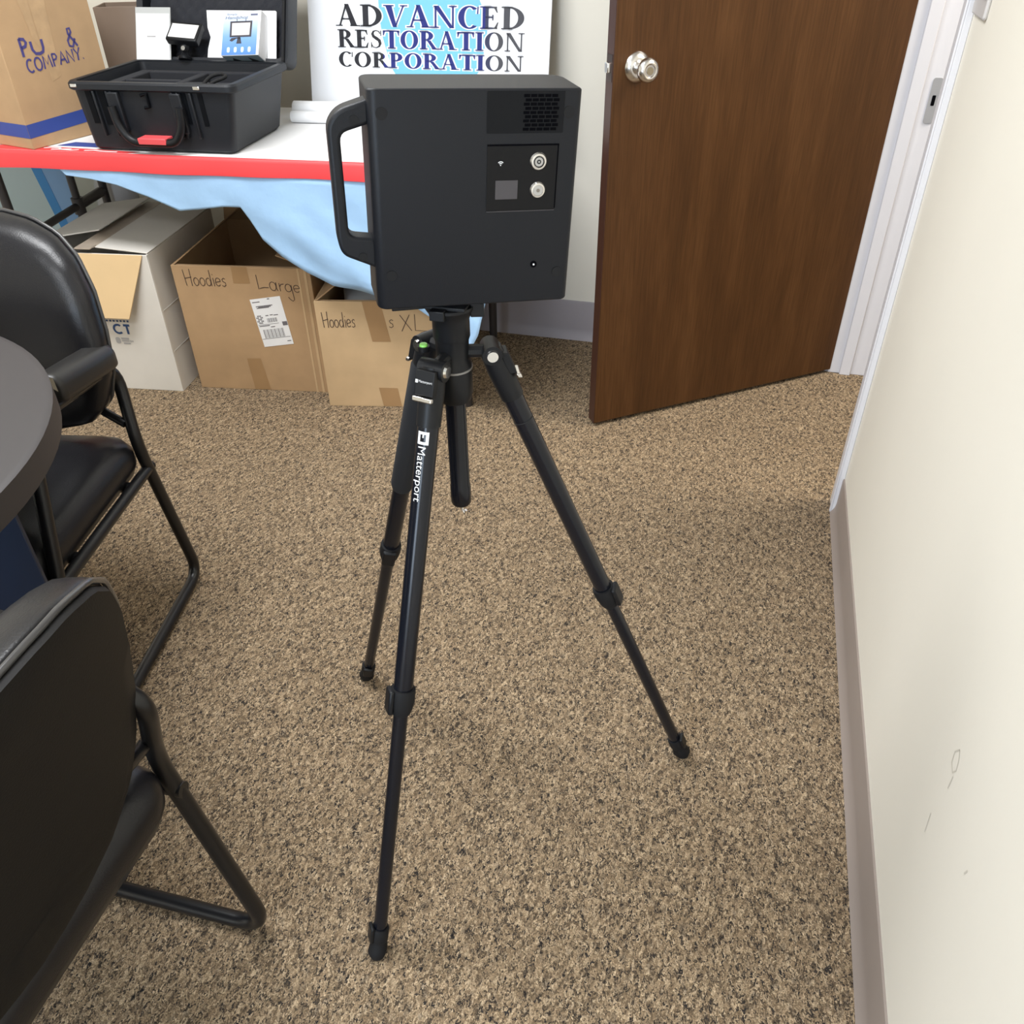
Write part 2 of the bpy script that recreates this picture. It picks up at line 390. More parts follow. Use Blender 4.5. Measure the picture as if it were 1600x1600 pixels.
# ------------------------------------------------------------------ folding table with banner cloth and drape
TX = Vector((.996, .0897, 0)).normalized(); TY = Vector((-TX.y, TX.x, 0)); TO = Vector((-2.0, 1.985, 0))
TM = fr(TO, TX, TY, (0,0,1)); TEND = 1.385; TDEP = .612
t = thing('folding_table', 'long folding table against the back wall under a white cloth with red edge', 'table', TM)
MB().box(-.45, TEND, .004, TDEP, .700, .742).build('tabletop', mat('table_grey', (.32, .31, .30), .6), t, bevel=.004)
def leg(x, y): MB().tube([(x, y, 0), (x, y, .702)], .0135).build('leg', M['brownmetal'], t)
leg(1.256, .515); leg(1.256, .10); leg(-.115, .07); leg(-.150, .585)
mb = MB(); mb.tube([(1.256, .10, .30), (1.256, .515, .30)], .009); mb.build('leg_brace', M['brownmetal'], t)
mb = MB(); mb.tube([(-.118, .07, .46), (-.150, .585, .47)], .012); mb.tube([(-.139, .415, .43), (-.139, .415, .702)], .0125)
mb.tube([(-.139, .415, .467), (-.149, .56, .469)], .0165); mb.tube([(-.139, .415, .440), (-.139, .415, .492)], .019)
mb.build('leg_brace', M['brownmetal'], t)
bc = thing('banner_cloth', 'white cloth with a red border spread over the folding table', 'tablecloth', TM)
mb = MB(); mb.box(-.46, TEND+.006, .0, TDEP+.003, .743, .7475); mb.build('cloth_top', M['cloth'], bc, bevel=.0015)
mb = MB()      # red edge, hanging a little uneven
N = 46; rg = []
for i in range(N+1):
    u = -.46+(TEND+.466)*i/N; k = .0009*math.sin(u*9)+.0006*math.sin(u*23)
    rg.append([Vector((u, -.001, .7478)), Vector((u, -.0065+k*.6, .7455)), Vector((u, -.0095+k, .738)), Vector((u, -.009+k*1.6, .7015+k)), Vector((u, -.005, .7015+k)), Vector((u, -.001, .744))])
mb.skin(rg); mb.build('red_border', M['red'], bc, smooth=60)
TOPM = fr((0,0,.7479), (1,0,0), (0,1,0), (0,0,1))
pr = MB().poly([(-.46, .001), (.37, .001), (.40, .018), (.22, .034), (.10, .042), (-.46, .042)], TOPM).build('red_print', M['red'], bc, smooth=0)
MB().poly([(.125, .055), (.30, .048), (.31, .085), (.155, .098)], TOPM, .0003).build('navy_print', M['stripe'], bc, smooth=0)
mb = MB()
for pts in ([(.105, .026), (.125, .032), (.15, .030), (.16, .020), (.19, .024)], [(.135, .014), (.16, .016), (.20, .012), (.215, .020)], [(.235, .013), (.262, .018), (.29, .012), (.335, .010)]):
    mb.stroke(pts, .008, TOPM, .0004)
mb.build('white_lettering', M['white'], bc, smooth=0)
# light blue drape with the hem pulled into points
HEM = [(.155, .700), (.1692, .6855), (.2442, .6781), (.3172, .6656), (.4047, .6383), (.4905, .6039), (.549, .6099), (.6173, .6197), (.6733, .6204), (.694, .5869), (.7209, .5354), (.7693, .4929), (.8376, .4509), (.9083, .4177), (1.0384, .4020), (1.1474, .3759), (1.2186, .3328), (1.2985, .2501), (1.320, .300), (1.343, .364), (1.352, .40), (1.385, .700)]
def hem(u):
    for (a, za), (b, zb) in zip(HEM, HEM[1:]):
        if a <= u <= b: return za+(zb-za)*(u-a)/(b-a)
    return .7
us = sorted(set([h[0] for h in HEM]+[.155+i*.0123 for i in range(101) if .155+i*.0123 < 1.385]))
mb = MB(); NV = 16; grid = []
for u in us:
    hz = hem(u); row = []
    for j in range(NV+1):
        tt = j/NV; z = .704-(.704-hz)*tt; dep = max(0, .704-z)
        # pulled folds fan out diagonally from the table edge towards the low point at the right
        ph = (u-.35)*17 - dep*26
        y = -.0032-dep*.068 + dep*.022*math.sin(ph) + dep*.012*math.sin(ph*2.3+1.1) + .006*dep*math.sin(u*61+z*40)
        row.append(Vector((u+dep*.012*math.sin(ph*1.3), y, z)))
    grid.append(row)
mb.skin(grid, closed=False, caps=False)
dr = mb.build('drape', M['drape'], None, smooth=180, recalc=False); dr.matrix_world = TM
so = dr.modifiers.new('thickness', 'SOLIDIFY'); so.thickness = .0012; so.offset = -1
tag(dr, 'crumpled light blue paper drape hanging from the front edge of the folding table', 'drape')
# boards leaning under the far left end of the table
bb = thing('display_board', 'pale teal board with a blue stripe leaning under the left end of the table', 'board', fr((-2.36, 2.64, 0), (.985, .17, 0), (-.165, .955, .25), (.05, -.245, .968)))
MB().box(-.62, -.085, 0, .006, .0, .66).build('panel', M['drapeteal'], bb)
MB().box(-.085, -.050, -.0012, .006, .0, .66).build('blue_stripe', M['blueboard'], bb)
MB().box(-.050, .035, 0, .006, .0, .66).build('side_panel', M['blueboard2'], bb)
mb = MB(); rg = []
for k, (rx, ry, z) in enumerate(((.06, .05, 0), (.085, .07, .10), (.082, .066, .3), (.07, .055, .46), (.055, .04, .545), (.03, .022, .575))):
    rg.append([Vector((rx*math.cos(a)*(1+.10*math.sin(3*a+k*1.7)), ry*math.sin(a)*(1+.08*math.sin(4*a+k)), z)) for a in [2*math.pi*i/22 for i in range(22)]])
mb.skin(rg); wb = mb.build('wrapped_bundle', mat('crumpled_white_plastic', (.55, .54, .55), .45, bump=.6, bscale=30), None, smooth=180)
wb.matrix_world = zrot(-2.225, 2.645, 0, .3)
tag(wb, 'crumpled whitish plastic bundle under the table behind the white carton', 'bag')

# ------------------------------------------------------------------ lettering by hand (single stroke letters, unit cap height)
def arc(cx, cy, rx, ry, a0, a1, n=12): return [(cx+rx*math.cos(math.radians(a0+(a1-a0)*i/n)), cy+ry*math.sin(math.radians(a0+(a1-a0)*i/n))) for i in range(n+1)]
HW = {
 'H': (.62, [[(.05, 1), (.12, 0)], [(.5, 1.05), (.5, -.02)], [(.08, .45), (.56, .55)]]),
 'o': (.42, [arc(.2, .26, .17, .25, 80, 450)]),
 'd': (.45, [arc(.2, .26, .16, .24, 60, 400), [(.36, 1.0), (.37, .5), (.38, .0)]]),
 'i': (.2, [[(.1, .52), (.11, 0)], [(.10, .70), (.11, .75)]]),
 'e': (.42, [[(.06, .26), (.36, .32)]+arc(.2, .28, .17, .25, 10, 320)]),
 's': (.36, [[(.30, .46), (.2, .53), (.08, .44), (.12, .32), (.26, .24), (.28, .09), (.16, 0), (.03, .06)]]),
 'L': (.70, [[(.05, 1), (.07, .5), (.08, .02), (.2, .10), (.42, .16), (.66, .17)]]),
 'a': (.52, [arc(.22, .3, .19, .30, 70, 430), [(.42, .6), (.42, .2), (.48, .02)]]),
 'r': (.36, [[(.08, .55), (.10, 0)], [(.10, .32), (.2, .5), (.34, .52)]]),
 'g': (.5, [arc(.22, .28, .18, .27, 60, 420), [(.40, .5), (.44, .0), (.47, -.5), (.38, -.62), (.22, -.5), (.14, -.36)]]),
 'X': (.62, [[(.04, 1), (.56, 0)], [(.5, 1.02), (.08, -.02)]]),
 'l': (.78, [[(.12, 1.05), (.12, .02), (.72, -.02)]]),
 'P': (.55, [[(.1, 1), (.1, 0)], [(.1, .98), (.34, .93), (.42, .74), (.34, .55), (.1, .48)]]),
 'U': (.62, [[(.06, 1), (.06, .4), (.16, .08), (.34, .02), (.5, .12), (.55, .4), (.56, 1)]]),
 '&': (.62, [[(.56, 0), (.2, .7), (.22, .95), (.36, .95), (.38, .75), (.1, .35), (.12, .08), (.3, .0), (.5, .4)]]),
 'C': (.6, [arc(.32, .5, .25, .5, 50, 310)]),
 'O': (.66, [arc(.32, .5, .26, .5, 90, 450)]),
 'M': (.72, [[(.05, 0), (.12, 1), (.34, .3), (.56, 1), (.64, 0)]]),
 'A': (.62, [[(.04, 0), (.3, 1), (.56, 0)], [(.12, .36), (.48, .36)]]),
 'N': (.64, [[(.06, 0), (.08, 1), (.52, 0), (.54, 1)]]),
 'Y': (.56, [[(.04, 1), (.28, .5), (.5, 1)], [(.28, .5), (.24, 0)]]),
 '.': (.2, [[(.08, .03), (.12, .08)]]),
}
def handwrite(mb, word, p0, p1, cap, wid, mx, d, slant=0.0):
    tot = sum(HW[c][0] for c in word); L = Vector((p1[0]-p0[0], p1[1]-p0[1])); x = 0
    for c in word:
        wdt, st = HW[c]
        for s in st:
            pts = []
            for px, py in s:
                f = (x+px)/tot
                pts.append((p0[0]+L.x*f+slant*py*cap+random.uniform(-1, 1)*cap*.008, p0[1]+L.y*f+py*cap+random.uniform(-1, 1)*cap*.008))
            # densify for smooth curves
            mb.stroke(pts, wid, mx, d)
        x += wdt

# ------------------------------------------------------------------ cartons under the table
def carton(name, label, p0, p1, depth, h, m, minner, cat='box', group='cartons under the table', lean=0):
    e = Vector((p1[0]-p0[0], p1[1]-p0[1], 0)); W = e.length; ang = math.atan2(e.y, e.x)
    o = thing(name, label, cat, zrot(p0[0], p0[1], 0, ang), group)
    T = .005
    mb = MB(); mb.box(0, W, 0, T, 0, h); mb.box(0, W, depth-T, depth, 0, h); mb.box(0, T, T, depth-T, 0, h); mb.box(W-T, W, T, depth-T, 0, h); mb.box(T, W-T, T, depth-T, 0, T)
    mb.build('walls', m, o, bevel=.0012)
    return o, W
def flap(parent, m, hinge, d_along, d_out, name='flap', th=.004, outline=None):
    A = Vector(hinge); a = Vector(d_along); b = Vector(d_out); n = a.cross(b).normalized()*th
    pts = outline or [(0, 0), (1, 0), (.97, 1), (.03, 1)]
    lo = [A+a*u+b*v for u, v in pts]; hi = [p+n for p in lo]
    return MB().skin([lo, hi]).build(name, m, parent, bevel=.001, smooth=20)
H1 = .412
o, W = carton('cardboard_box', 'open brown cardboard box marked Hoodies Large with a white shipping label', (-1.647, 2.094), (-1.224, 2.165), .44, H1, M['card'], M['cardin'])
flap(o, M['cardin'], (.004, .002, H1), (0, .436, 0), (.085, 0, .062), outline=[(0, 0), (1, 0), (.98, 1), (.80, .86), (.62, 1.05), (.3, .95), (.06, .6)])
flap(o, M['cardin'], (.0, .436, H1), (W, 0, 0), (0, .03, .16))
flap(o, M['cardin'], (W-.004, .002, H1), (0, .436, 0), (-.10, 0, .03))
flap(o, M['cardin'], (.01, .008, H1-.002), (W-.02, 0, 0), (0, .10, -.11))
for q in ([(.188, H1+.0005), (.236, H1+.0005), (.238, .362), (.186, .361)], [(.176, .111), (.222, .113), (.236, .002), (.183, .002)]): MB().poly(q, FRONT, .0006).build('packing_tape', M['tape'], o, smooth=0)
mb = MB(); mb.box(W-.040, W-.034, -.0008, 0, .0, H1); mb.box(W-.020, W-.012, -.0012, 0, .0, H1); mb.build('seam_folds', M['cardpale'], o)
for wd_, p_, q_, cap_ in (('Hoodies', (.032, .350), (.165, .350), .050), ('Large', (.258, .345), (.392, .336), .045)):
    mb = MB(); handwrite(mb, wd_, p_, q_, cap_, .0022, FRONT, .001); mb.build('handwriting', M['marker'], o, smooth=0)
LM = FRONT @ Matrix.Translation((.2433, .1538, .001)) @ Matrix(((1, 0, 0, 0), (0, 1, 0, 0), (0, 0, 1, 0), (0, 0, 0, 1)))
def LQ(s, q):   # label coordinates (0..1, 0..1) on the face
    a = Vector((.2433, .1538)); b = Vector((.3407, .1688)); c = Vector((.2259, .3103))
    v = a+(b-a)*s+(c-a)*q; return (v.x, v.y)
lab = MB().poly([LQ(0, 0), LQ(1, 0), LQ(1, 1), LQ(0, 1)], FRONT, .0012).build('shipping_label', M['paper'], o, smooth=0)
mb = MB()
def lr(x0, x1, y0, y1): mb.poly([LQ(x0, y0), LQ(x1, y0), LQ(x1, y1), LQ(x0, y1)], FRONT, .0016)
for k in range(17):
    x = .13+k*.041; lr(x, x+(.012 if k % 3 else .024), .18, .36)
for k in range(9): lr(.37+k*.038, .385+k*.038+(.008 if k % 2 else 0), .50, .585)
for k in range(5):
    for q in range(5):
        if (k*3+q*2) % 4: lr(.03+k*.045, .065+k*.045, .49+q*.036, .518+q*.036)
lr(.02, .97, .163, .172); lr(.03, .72, .462, .470); lr(.83, .99, .405, .487)
for (a, b, y) in ((.05, .3, .925), (.13, .68, .835), (.14, .55, .80), (.2, .62, .815), (.35, .45, .635), (.5, .6, .64), (.62, .77, .63), (.05, .4, .43), (.42, .56, .395), (.82, .95, .07), (.56, .64, .965)): lr(a, b, y, y+.018)
mb.build('label_print', mat('label_grey', (.16, .15, .16), .7), lab, smooth=0)

H2 = .348
o, W = carton('cardboard_box', 'smaller brown cardboard box marked Hoodies XL behind the tripod', (-1.182, 2.085), (-.831, 2.163), .38, H2, M['cardpale'], M['cardin'])
flap(o, M['cardin'], (.003, .002, H2), (0, .37, 0), (.075, 0, .055))
flap(o, M['cardin'], (W-.003, .002, H2), (0, .37, 0), (-.06, 0, .03))
flap(o, M['cardin'], (.01, .008, H2-.002), (W-.02, 0, 0), (0, .09, -.08))
flap(o, M['cardin'], (0, .376, H2), (W, 0, 0), (0, .04, .12))
for q in ([(.142, H2+.0005), (.196, H2+.0005), (.216, .222), (.160, .222)], [(.163, .067), (.222, .066), (.230, .002), (.172, .002)]): MB().poly(q, FRONT, .0006).build('packing_tape', M['tape'], o, smooth=0)
for wd_, p_, q_, cap_ in (('Hoodies', (.016, .266), (.116, .268), .048), ('s', (.214, .268), (.232, .268), .048), ('Xl', (.247, .258), (.335, .259), .050)):
    mb = MB(); handwrite(mb, wd_, p_, q_, cap_, .0022, FRONT, .001); mb.build('handwriting', M['marker'], o, smooth=0)
g = MB(); rg = []
for z, k in ((.23, 1.0), (.30, 1.04), (.328, .9), (.340, .6)):
    rg.append([Vector((W/2-.03+.105*k*math.cos(a)*(1+.06*math.sin(5*a)), .20+.15*k*math.sin(a)*(1+.05*math.cos(3*a)), z+.006*math.sin(3*a+z*40))) for a in [2*math.pi*i/30 for i in range(30)]])
g.skin(rg); gi = g.build('folded_garment', M['greyitem'], None, smooth=180); gi.matrix_world = o.matrix_world.copy()
tag(gi, 'pale grey folded garment showing inside the Hoodies XL box', 'clothing')

H3 = .452
o, W = carton('white_carton', 'white carton with a hanging kraft flap and blue letters C T on its front', (-2.072, 2.000), (-1.690, 2.054), .46, H3, M['cardwhite'], M['cardin'])
XO = W-.2273            # front-face coordinates measured from x=-1.915
flap(o, M['kraft'], (XO-.06, -.003, H3), (.275, 0, 0), (0, -.036, -.188), outline=[(0, 0), (1, 0), (.72, 1), (.0, 1)])
flap(o, M['cardwhite'], (W, .008, H3+.001), (0, .45, 0), (-W/2+.004, 0, .010), name='top_flap')
flap(o, M['cardwhite'], (.0, .458, H3+.001), (0, -.36, 0), (W/2-.004, 0, .030), name='top_flap')
TT = fr((W/2, 0, H3+.0145), (1,0,0), (0,1,0), (0,0,1))
mb = MB(); mb.box(-.026, .026, .010, .455, 0, .0008, TT @ Matrix.Rotation(math.radians(2.0), 4, 'Y')); mb.box(-.028, .024, -.006, .030, -.001, .0012, TT)
mb.build('packing_tape', M['tapew'], o)
for zc in (.272, .136): MB().box(W, W+.0008, .012, .45, zc, zc+.003).build('side_crease', mat('crease_grey', (.60, .57, .52), .8), o)
mb = MB()
CM = FRONT @ Matrix.Translation((XO, 0, 0))
A = []; B = []
for i in range(19):
    a = math.radians(48+264*i/18); A.append((.066+.0175*math.cos(a), .212+.0175*math.sin(a))); B.append((.066+.0108*math.cos(a), .212+.0108*math.sin(a)))
mb.band(A, B, CM, .001); mb.poly([(.0855, .2215), (.1065, .2215), (.1065, .2290), (.0855, .2290)], CM, .001); mb.poly([(.0925, .1955), (.0995, .1955), (.0995, .2220), (.0925, .2220)], CM, .001)
for k in range(7): mb.poly([(.033+k*.0115, .236), (.039+k*.0115, .236), (.039+k*.0115, .242), (.033+k*.0115, .242)], CM, .001)
mb.build('lettering', M['navyprint'], o, smooth=0)
mb = MB(); mb.poly(rrect(.046, .062, .1625, .1835, .006), CM, .001)
for (a, b, y0, y1) in ((.066, .092, .1765, .183), (.066, .092, .1695, .1745), (.070, .093, .161, .1665), (.094, .098, .168, .175), (.100, .104, .169, .174)): mb.poly([(a, y0), (b, y0), (b, y1), (a, y1)], CM, .001)
mb.build('small_print', M['greyprint'], o, smooth=0)

# ------------------------------------------------------------------ things standing on the table
ZT = .7482
# tall brown carton at the left
a1 = math.atan2(2.254-1.994, -1.847+1.908)
o = thing('cardboard_box', 'tall brown carton with a blue stripe and COMPANY handwritten on its side', 'box', zrot(-1.908, 1.994, ZT, a1-math.pi/2+.01), 'cartons on the table')
MB().box(-.34, 0, .0, .30, 0, .44).build('walls', M['card'], o, bevel=.002)
RF = fr((0,0,0), (0,1,0), (0,0,1), (1,0,0))        # right face
LF = FRONT
mb = MB(); mb.poly([(0, .028), (.30, .040), (.30, .074), (0, .062)], RF, .0006); mb.poly([(0, .028), (-.34, .028), (-.34, .062), (0, .062)], LF, .0006); mb.build('blue_stripe', M['stripe'], o, smooth=0)
mb = MB(); mb.poly([(.118, .44), (.175, .44), (.150, .16), (.118, .15)], RF, .0005); mb.poly([(.075, .44), (.118, .44), (.116, .23), (.10, .25)], RF, .0006); mb.build('packing_tape', mat('worn_tape', (.47, .31, .17), .5, var=.12, vscale=25), o, smooth=0)
mb = MB()
handwrite(mb, 'P', (.052, .218), (.082, .218), .042, .0075, RF, .001); handwrite(mb, 'U', (.084, .218), (.126, .220), .032, .0075, RF, .001); handwrite(mb, '&', (.196, .222), (.232, .224), .046, .006, RF, .001)
handwrite(mb, 'COMPANY.', (.055, .180), (.240, .190), .030, .0048, RF, .001)
mb.build('handwriting', M['bmarker'], o, smooth=0)
# brown carton behind the hard case
o = thing('cardboard_box', 'plain brown carton standing behind the open hard case on the table', 'box', zrot(-1.995, 2.49, ZT, math.radians(24)), 'cartons on the table')
mb = MB(); mb.box(0, .20, 0, .005, 0, .285); mb.box(0, .20, .135, .14, 0, .285); mb.box(0, .005, .005, .135, 0, .285); mb.box(.195, .20, .005, .135, 0, .285); mb.box(.005, .195, .005, .135, 0, .005)
mb.build('walls', mat('cardboard_grey_brown', (.25, .185, .14), .85, var=.05), o, bevel=.001)
bk = MB().box(-.05, .05, -.05, .05, 0, .10).build('black_pouch', M['black'], None, bevel=.012, seg=3); bk.matrix_world = zrot(-2.13, 2.55, ZT, .1)
tag(bk, 'small black pouch between the two brown cartons on the table', 'pouch')
# rolled white paper
def roll(p, q, r, label):
    p = Vector(p); q = Vector(q); L = (q-p).length; ez = (q-p).normalized(); exx = ez.orthogonal().normalized()
    mx = fr(p, exx, ez.cross(exx), ez)
    o = MB().lathe([(r*.72, .004), (r*.72, 0), (r, 0), (r, L), (r*.72, L), (r*.72, L-.004)], mx, 24).build('paper_roll', M['paper'], None, smooth=40)
    tag(o, label, 'paper roll', 'white paper rolls')
roll((-1.362, 2.452, ZT+.0165), (-.93, 2.500, ZT+.0165), .016, 'white paper roll lying nearer the table front beside the hard case')
roll((-1.376, 2.502, ZT+.0255), (-.93, 2.548, ZT+.0255), .025, 'white paper roll lying nearer the sign, behind the other roll')

# ------------------------------------------------------------------ sign board
th = math.radians(11); SX = Vector((1, .03, 0)).normalized(); SU = Vector((-.03*math.sin(th), math.sin(th), math.cos(th))).normalized(); SN = SX.cross(SU)
SM = fr((-1.40, 2.60, .7495), SX, SU, SN)
o = thing('sign_board', 'white sign board reading ADVANCED RESTORATION CORPORATION leaning on the back wall', 'sign', SM)
MB().prism([(.030, 0), (.7835, 0), (.7835, .63), (.041, .63)], -.006, 0, Matrix.Identity(4)).build('board', M['paperblue'], o, bevel=.001)
I4 = Matrix.Identity(4)
MB().poly([(.262, .305), (.2635, .27), (.2679, .2366), (.274, .205), (.2821, .1785), (.292, .150), (.3028, .1229), (.330, .085), (.362, .06), (.40, .052), (.45, .05), (.50, .062), (.545, .09), (.5758, .13), (.583, .158), (.5885, .185), (.594, .215), (.5969, .242), (.588, .275), (.5727, .3053), (.56, .35), (.50, .40), (.40, .42), (.31, .38)], I4, .0005).build('map_print', M['mapc'], o, smooth=0)
def serif_line(mb, word, x0, x1, y0, h, d, grow=0.0):
    Tk, tn, sf = .215, .066, .05
    adv = dict(A=.90, D=.87, V=.86, N=.92, C=.80, E=.72, R=.86, S=.62, T=.82, O=.93, I=.44, P=.74)
    tot = sum(adv[c] for c in word); sx = (x1-x0)/tot; x = x0; g = grow/h
    for c in word:
        def P(pts): mb.poly([(x+px*sx, y0+py*h) for px, py in pts], I4, d)
        def R(a, b, e, f): P([(a-g, e-g), (b+g, e-g), (b+g, f+g), (a-g, f+g)])
        def stem(a, wdt=Tk): R(a, a+wdt, 0, 1); R(a-.085, a+wdt+.085, 0, sf); R(a-.085, a+wdt+.085, 1-sf, 1)
        def diag(a, b, wdt, flip=False): P([(a-g, 0), (a+wdt+g, 0), (b+wdt+g, 1), (b-g, 1)])
        def bowl(cx, cy, rx, ry, tx, ty, a0, a1, n=22):
            A = []; B = []
            for i in range(n+1):
                a = math.radians(a0+(a1-a0)*i/n); A.append((x+(cx+(rx+g)*math.cos(a))*sx, y0+(cy+(ry+g)*math.sin(a))*h)); B.append((x+(cx+(rx-tx-g)*math.cos(a))*sx, y0+(cy+(ry-ty-g)*math.sin(a))*h))
            mb.band(A, B, I4, d)
        if c == 'A': diag(.12, .38, tn); P([(.58-g, 0), (.81+g, 0), (.50+g, 1.02), (.35-g, 1.02)]); R(.24, .62, .30, .30+tn); R(0, .26, 0, sf); R(.55, .92, 0, sf)
        elif c == 'V': P([(.36-g, 0), (.50+g, 0), (.32+g, 1), (.09-g, 1)]); P([(.42-g, 0), (.47+g, 0), (.79+g, 1), (.73-g, 1)]); R(.02, .40, 1-sf, 1); R(.63, .90, 1-sf, 1)
        elif c == 'N': R(.12, .12+tn, 0, 1); R(.74, .74+tn, 0, 1); P([(.08-g, 1), (.27+g, 1), (.80+g, 0), (.66-g, 0)]); R(.02, .28, 0, sf); R(.63, .91, 1-sf, 1)
        elif c == 'D': stem(.12); bowl(.30, .5, .53, .5, Tk, tn, -90, 90); R(.24, .32, 0, tn); R(.24, .32, 1-tn, 1)
        elif c == 'C': bowl(.44, .5, .40, .52, Tk, tn, 48, 312); P([(.70-g, .66), (.75+g, .66), (.76+g, .98), (.72-g, .98)])
        elif c == 'E': stem(.10); R(.2, .62, 0, tn); R(.2, .60, 1-tn, 1); R(.2, .46, .49, .49+tn); P([(.60, 0), (.66+g, .30+g), (.62-g, .30+g), (.52-g, tn)]); P([(.58, 1), (.63+g, .73-g), (.59-g, .73-g), (.50-g, 1-tn)]); R(.44, .48, .38, .64)
        elif c == 'R': stem(.10); bowl(.34, .745, .32, .255, Tk, tn, -90, 90); R(.2, .36, 1-tn, 1); R(.2, .36, .49, .49+tn); P([(.36-g, .5), (.53+g, .5), (.84+g, 0), (.64-g, 0)]); R(.62, .90, 0, sf)
        elif c == 'P': stem(.10); bowl(.34, .725, .33, .275, Tk, tn, -90, 90); R(.2, .36, 1-tn, 1); R(.2, .36, .45, .45+tn)
        elif c == 'T': stem(.33); R(.04, .79, 1-tn, 1); P([(.03-g, .72-g), (.07+g, .72-g), (.14+g, 1), (.03-g, 1)]); P([(.76-g, .72-g), (.80+g, .72-g), (.80+g, 1), (.69-g, 1)])
        elif c == 'O': bowl(.46, .5, .42, .52, Tk, tn, 0, 360, 40)
        elif c == 'I': stem(.13)
        elif c == 'S':
            cl = [(.50, .80), (.44, .93), (.32, .98), (.19, .93), (.14, .79), (.19, .65), (.33, .54), (.46, .43), (.50, .26), (.45, .10), (.31, .02), (.16, .06), (.09, .20)]
            wd = [.04, .05, .055, .09, .13, .15, .17, .16, .14, .09, .055, .05, .04]; A = []; B = []
            for i, (px, py) in enumerate(cl):
                q0 = Vector(cl[max(i-1, 0)]); q1 = Vector(cl[min(i+1, len(cl)-1)]); t2 = (q1-q0).normalized(); n2 = Vector((-t2.y, t2.x))*(wd[i]/2+g)
                A.append((x+(px+n2.x)*sx, y0+(py+n2.y)*h)); B.append((x+(px-n2.x)*sx, y0+(py-n2.y)*h))
            mb.band(A, B, I4, d); R(.52, .56, .68, .98); R(.06, .10, .02, .32)
        x += adv[c]*sx
ROWS = (('ADVANCED', .1245, .7085, .2360, .0560), ('RESTORATION', .1275, .7085, .1800, .0470), ('CORPORATION', .1265, .7075, .1285, .0400))
mb = MB()
for r_ in ROWS: serif_line(mb, *r_, .0009, grow=.0028)
mb.build('letter_outline', M['paperblue'], o, smooth=0)
mb = MB()
for r_ in ROWS: serif_line(mb, *r_, .0014)
mb.build('lettering', M['ink'], o, smooth=0)

# ------------------------------------------------------------------ open hard case
CMX = zrot(-1.742, 2.03, ZT+.001, math.atan2(.09, .996))
o = thing('hard_case', 'open black hard equipment case with a red handle label on the white cloth', 'case', CMX)
B0 = rrect(0, .412, 0, .313, .018); B1 = rrect(-.008, .444, -.014, .330, .022); I1 = rrect(.004, .432, -.004, .318, .016); IB = rrect(.016, .40, .014, .30, .014)
def lift(p, z): return [Vector((x, y, z)) for x, y in p]
mb = MB(); mb.skin([lift(rrect(.008, .404, .008, .305, .014), 0), lift(B0, .008), lift(B1, .166), lift(I1, .166), lift(IB, .02)]); mb.build('shell', M['case'], o, smooth=30)
mb = MB(); mb.skin([lift(rrect(-.012, .448, -.018, .334, .024), .150), lift(rrect(-.017, .453, -.023, .339, .026), .154), lift(rrect(-.017, .453, -.023, .339, .026), .166), lift(rrect(-.013, .449, -.019, .335, .024), .171), lift(rrect(.002, .434, -.006, .320, .016), .171), lift(rrect(.002, .434, -.006, .320, .016), .150)], caps=False); mb.build('rim', M['case'], o, smooth=30)
def face(u, s, off=0):      # point on the sloped front face, s from bottom 0 to top 1
    return Vector((u, -.014*s-off, .006+.150*s))
def slot(mb, u0, u1, s0, s1, off):
    a = [face(u0, s0, -.002), face(u1, s0, -.002), face(u1, s1, -.002), face(u0, s1, -.002)]; b = [face(u0, s0, off), face(u1, s0, off), face(u1, s1, off), face(u0, s1, off)]; mb.skin([a, b])
for u0, u1, s0 in ((.030, .046, .42), (.066, .084, .40), (.345, .358, .42), (.300, .312, .45)): mb = MB(); slot(mb, u0, u1, s0, .97, .0012); mb.build('recess', M['casedark'], o)
for u in (.054, .092, .104, .275, .290, .325):
    mb = MB(); slot(mb, u, u+.006, .22, .96, .010); mb.build('rib', M['case'], o, bevel=.002)
for u in (.098, .272):
    mb = MB(); slot(mb, u, u+.030, .30, .95, .014); mb.build('latch', M['case'], o, bevel=.003)
hp = fillet([face(.108, .74, .022), face(.112, .42, .026), face(.140, .16, .028), face(.266, .16, .028), face(.294, .42, .026), face(.298, .74, .022)], .022)
hd = MB().tube(hp, .0105, 12).build('handle', M['blackp'], o, smooth=50)
mb = MB(); slot(mb, .163, .243, .135, .245, .0385); mb.build('handle_label', M['redlabel'], hd, bevel=.002)
for u in (.0, .342): MB().box(u, u+.018, -.0245, -.020, .158, .166).build('rim_stud', M['chrome'], o, bevel=.001)
mb = MB(); mb.tube([face(.188, .90, .003), face(.205, .93, .004), face(.205, .72, .004), face(.190, .70, .003)], .004); mb.build('lock_loop', M['casedark'], o)
mb = MB(); mb.lathe([(0, 0), (.0035, 0), (.0035, .0015), (0, .0015)], fr((.4325, .12, .125), (0,1,0), (0,.08,1), (1,0,-.08)), 12); mb.build('side_screw', M['hole'], o)
mb = MB()   # foam with pockets
mb.box(.020, .396, .018, .294, .02, .085)
for b in ((.014, .05, .010, .305), (.385, .42, .010, .305), (.05, .385, .010, .040), (.05, .385, .275, .305), (.21, .235, .04, .275), (.05, .21, .15, .17), (.235, .385, .12, .14)): mb.box(b[0], b[1], b[2], b[3], .085, .148)
mb.build('foam_insert', M['foam'], o, bevel=.003)
LT = math.radians(25)
LDM = fr((0, .336, .160), (1,0,0), (0, math.cos(LT), -math.sin(LT)), (0, math.sin(LT), math.cos(LT)))
ld = MB(); P0 = rrect(-.014, .450, 0, .335, .024)
def lid_ring(p, y): return [LDM @ Vector((x, y, z)) for x, z in p]
